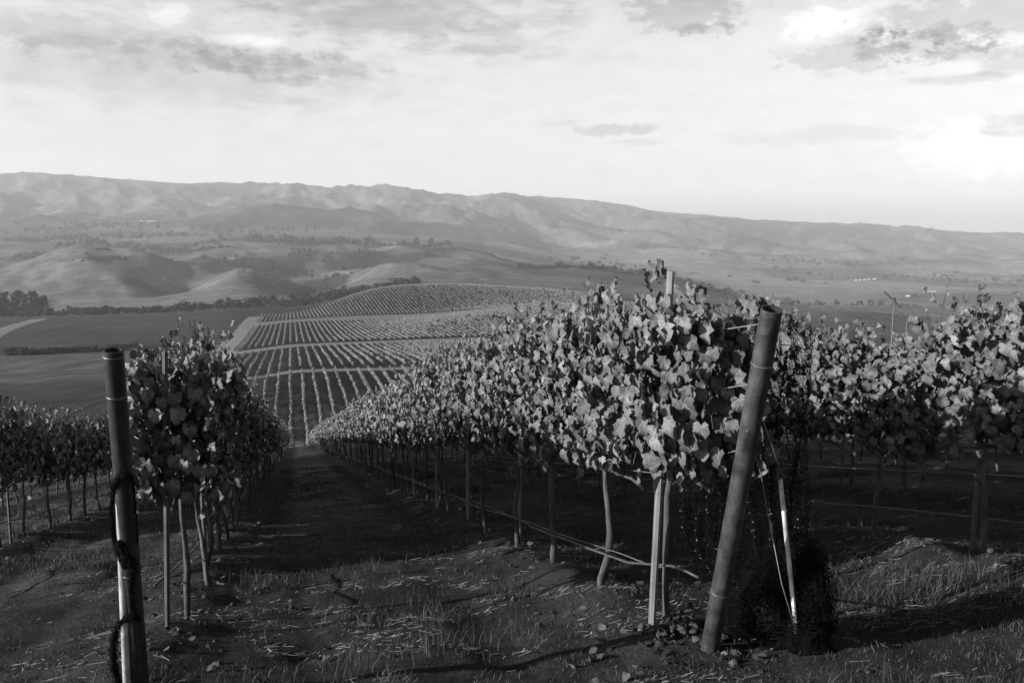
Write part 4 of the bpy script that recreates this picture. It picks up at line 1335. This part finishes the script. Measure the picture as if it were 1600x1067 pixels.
for k in range(44):                # dark ridge on the right
    t = (k + random.random()) / 44
    plant(770 + 400 * t, 1900 + random.uniform(-60, 40), random.uniform(8, 17), random.choice(['round', 'bush']), 'tiny dark tree along the low ridge falling to the right', 'trees on the low right ridge', 1.4)
for k in range(26):                # scrub on the hill sides
    px, Y, sx, sy = random.choice([(395, 1640, 45, 40), (330, 2200, 30, 70), (165, 1890, 20, 30), (500, 1600, 20, 60), (560, 1900, 40, 80)])
    plant(px + random.gauss(0, sx * .5), Y + random.gauss(0, sy * .6), random.uniform(4, 9), 'bush', 'tiny shrub in the dark scrub on the rounded hills', 'scrub on the hills', 1.6)
for k in range(40):                # valley floor
    plant(random.uniform(860, 1620), random.uniform(2300, 4200), random.uniform(8, 18), random.choice(['round', 'bush']), 'tiny tree scattered over the hazy valley floor', 'valley floor trees', 1.5)


def woods():
    rg = np.random.default_rng(91)
    X, Y_, Hh = [], [], []
    for px, Y, rx, ry, n, h in [(400, 2080, 130, 190, 150, 7), (300, 2560, 120, 140, 90, 9), (450, 2250, 80, 220, 110, 8), (505, 1760, 45, 250, 90, 7), (172, 1800, 40, 45, 40, 5), (560, 2300, 80, 150, 60, 8),
                                (60, 3350, 420, 150, 150, 15), (240, 3500, 380, 120, 120, 14), (120, 4000, 600, 160, 160, 15), (380, 3900, 380, 140, 110, 15), (520, 2950, 330, 120, 150, 15), (30, 2500, 260, 120, 110, 11),
                                (1000, 1960, 330, 70, 130, 8), (1390, 1250, 110, 60, 60, 7), (1290, 1620, 200, 70, 70, 9), (1540, 1750, 220, 70, 70, 9), (1470, 3350, 420, 160, 130, 11), (1250, 4050, 420, 160, 70, 12), (940, 3400, 260, 110, 60, 10)]:
        X0 = ray(px, 450)[0] * Y
        u = rg.normal(0, .55, (n, 2)); x = X0 + u[:, 0] * rx; y = Y + u[:, 1] * ry
        ok = fbm(x / (rx * .4), y / (ry * .4), 120, 3) > -.12
        X.append(x[ok]); Y_.append(y[ok]); Hh.append(np.full(ok.sum(), h))
    x = np.concatenate(X); y = np.concatenate(Y_); h = np.concatenate(Hh) * rg.uniform(.5, 1.3, len(x)); z = H(x, y)
    K = 16
    d = rg.normal(0, 1, (len(x), K, 3)); d /= np.linalg.norm(d, axis=2)[..., None]
    pos = np.stack([x, y, z + h * .5], -1)[:, None] + d * (h[:, None, None] * np.array([.55, .55, .48])) * rg.uniform(.6, 1, (len(x), K, 1))
    n = len(x) * K
    v, t, sh, _ = place_leaves(LEAF_XL, pos.reshape(-1, 3), d.reshape(-1, 3) + [0, 0, .3], rg.normal(0, 1, (n, 3)), np.repeat(h, K) * rg.uniform(.4, .75, n), np.clip(rg.normal(.5, .15, n), .2, .9), rg)
    o = np_mesh('woods', v, [t], M['tree'], None, {'shade': sh}, smooth_=False); tag(o, 'dark oak scrub and woods in the gullies and on the plain', 'woods', kind='stuff')


woods()
print('trees', nt_count)

# ------------------------------------------------------------------ farm buildings, tiny
def farmhouse(px, Y, l, d, h, label, group=None, rz=0.0):
    p = on(px, Y)
    root = empty('farmhouse', (p[0], p[1], p[2] - 0.3), rz)
    mb = MB(); l *= .75; d *= .75; h *= .7; mb.box((0, 0, h / 2), l, d, h); mb.build('wall', M['wall'], root, smooth_=False)
    mb = MB(); e = .5; rh = d * .28
    v = [(-l / 2 - e, -d / 2 - e, h - .1), (l / 2 + e, -d / 2 - e, h - .1), (l / 2 + e, d / 2 + e, h - .1), (-l / 2 - e, d / 2 + e, h - .1), (-l / 2 - e, 0, h + rh), (l / 2 + e, 0, h + rh)]
    mb.add(v, [(0, 1, 5, 4), (2, 3, 4, 5)], [(1, 2, 5), (3, 0, 4)]); mb.build('roof', M['roof'], root, smooth_=False)
    tag(root, label, 'farm building', group or 'far farm buildings')


farmhouse(236, 4250, 118, 14, 8, 'long low white barn on the far plain at left', rz=.05)
for px, Y, l, lab in [(107, 5050, 26, 'white house high on the left mountain foot'), (117, 5100, 18, 'second white speck beside the left mountain house'), (334, 5000, 24, 'lone white house above the middle plain'),
                      (432, 3300, 12, 'bright little house before the plateau trees'), (617, 2760, 14, 'first white shed among plateau trees'), (630, 2740, 20, 'wider white shed among plateau trees'), (648, 2770, 13, 'last white shed among plateau trees'),
                      (1198, 2500, 12, 'lone white shed on the near valley floor'), (1435, 3900, 16, 'white house at the foot of the right spurs')]:
    farmhouse(px, Y, l, l * .6, 5, lab, rz=random.uniform(-.5, .5))
for k, px in enumerate((1337, 1344, 1350, 1357, 1364)):
    farmhouse(px, 3250 + 20 * k, random.uniform(11, 17), 9, 5, f'{ORD[k]} from the left of five white houses strung across the valley', rz=random.uniform(-.4, .4))
for k, px in enumerate((1418, 1424, 1433)):
    farmhouse(px, 2400 + 12 * k, random.uniform(11, 16), 9, 5, f'{ORD[k]} from the left of three white sheds above the right vines', rz=random.uniform(-.4, .4))
for k, px in enumerate((1449, 1458)):
    farmhouse(px, 2560, random.uniform(18, 24), 10, 5, ['left', 'right'][k] + ' one of two long white sheds above the right vines', rz=.1)


def wind_machine(px, Y, toppy, ang, label):
    p = on(px, Y); t = arr(P(px, toppy, Y)); h = t[2] - p[2]
    root = empty('wind_machine', p)
    mb = MB(); mb.tube([(0, 0, -.3), (0, 0, h * .5), (0, 0, h)], [.09, .07, .05], 10); mb.build('mast', M['pole'], root)
    mb = MB(); mb.tube([(-.25, -.25, h + .05), (0, 0, h + .1), (.2, .2, h + .12)], [.1, .16, .08], 8); mb.build('gearbox', M['pole'], root)
    for s_ in (-1, 1):
        mb = MB(); c = np.array([-.28, -.28, h + .06]); d = np.array([math.cos(ang), 0, math.sin(ang)]) * s_; nrm = np.array([-math.sin(ang), .25, math.cos(ang)])
        tt = np.linspace(.1, 1.2, 8)
        for k in range(7):
            pass
        V = []
        for q in tt:
            wq = .11 * (1 - .3 * q / 1.2)
            for du, dv in ((-wq, 0), (0, .03), (wq, 0), (0, -.03)):
                V.append(c + d * q + nrm * du + np.array([0, dv, 0]))
        Q = [(k * 4 + j, k * 4 + (j + 1) % 4, k * 4 + 4 + (j + 1) % 4, k * 4 + 4 + j) for k in range(7) for j in range(4)] + [(0, 3, 2, 1), (28, 29, 30, 31)]
        mb.add(V, Q); mb.build('blade', M['pole'], root, smooth_=False)
    tag(root, label, 'wind machine', 'wind machines')


wind_machine(1397, 82, 469, -.75, 'tall pale mast with a two bladed fan above the right vines')
wind_machine(1419, 130, 491, .4, 'shorter distant mast beside the tall fan mast')

# ------------------------------------------------------------------ air
def haze(density, g_):
    m, nt = newmat('valley_air')
    out = N(nt, 'ShaderNodeOutputMaterial'); v = N(nt, 'ShaderNodeVolumePrincipled')
    v.inputs['Color'].default_value = (g_, g_, g_, 1); v.inputs['Density'].default_value = density; v.inputs['Anisotropy'].default_value = 0.0
    nt.links.new(v.outputs[0], out.inputs['Volume'])
    mb = MB(); z0 = float(GZ.min()) - 1.0; z1 = float(GZ.max()) + 20.0
    mb.box((0, 0, (z0 + z1) / 2), 27200, 27200, z1 - z0)
    o = mb.build('haze', m, smooth_=False); tag(o, 'thin pale haze filling the valley air', 'haze', kind='stuff')


haze(HAZE, 0.95)
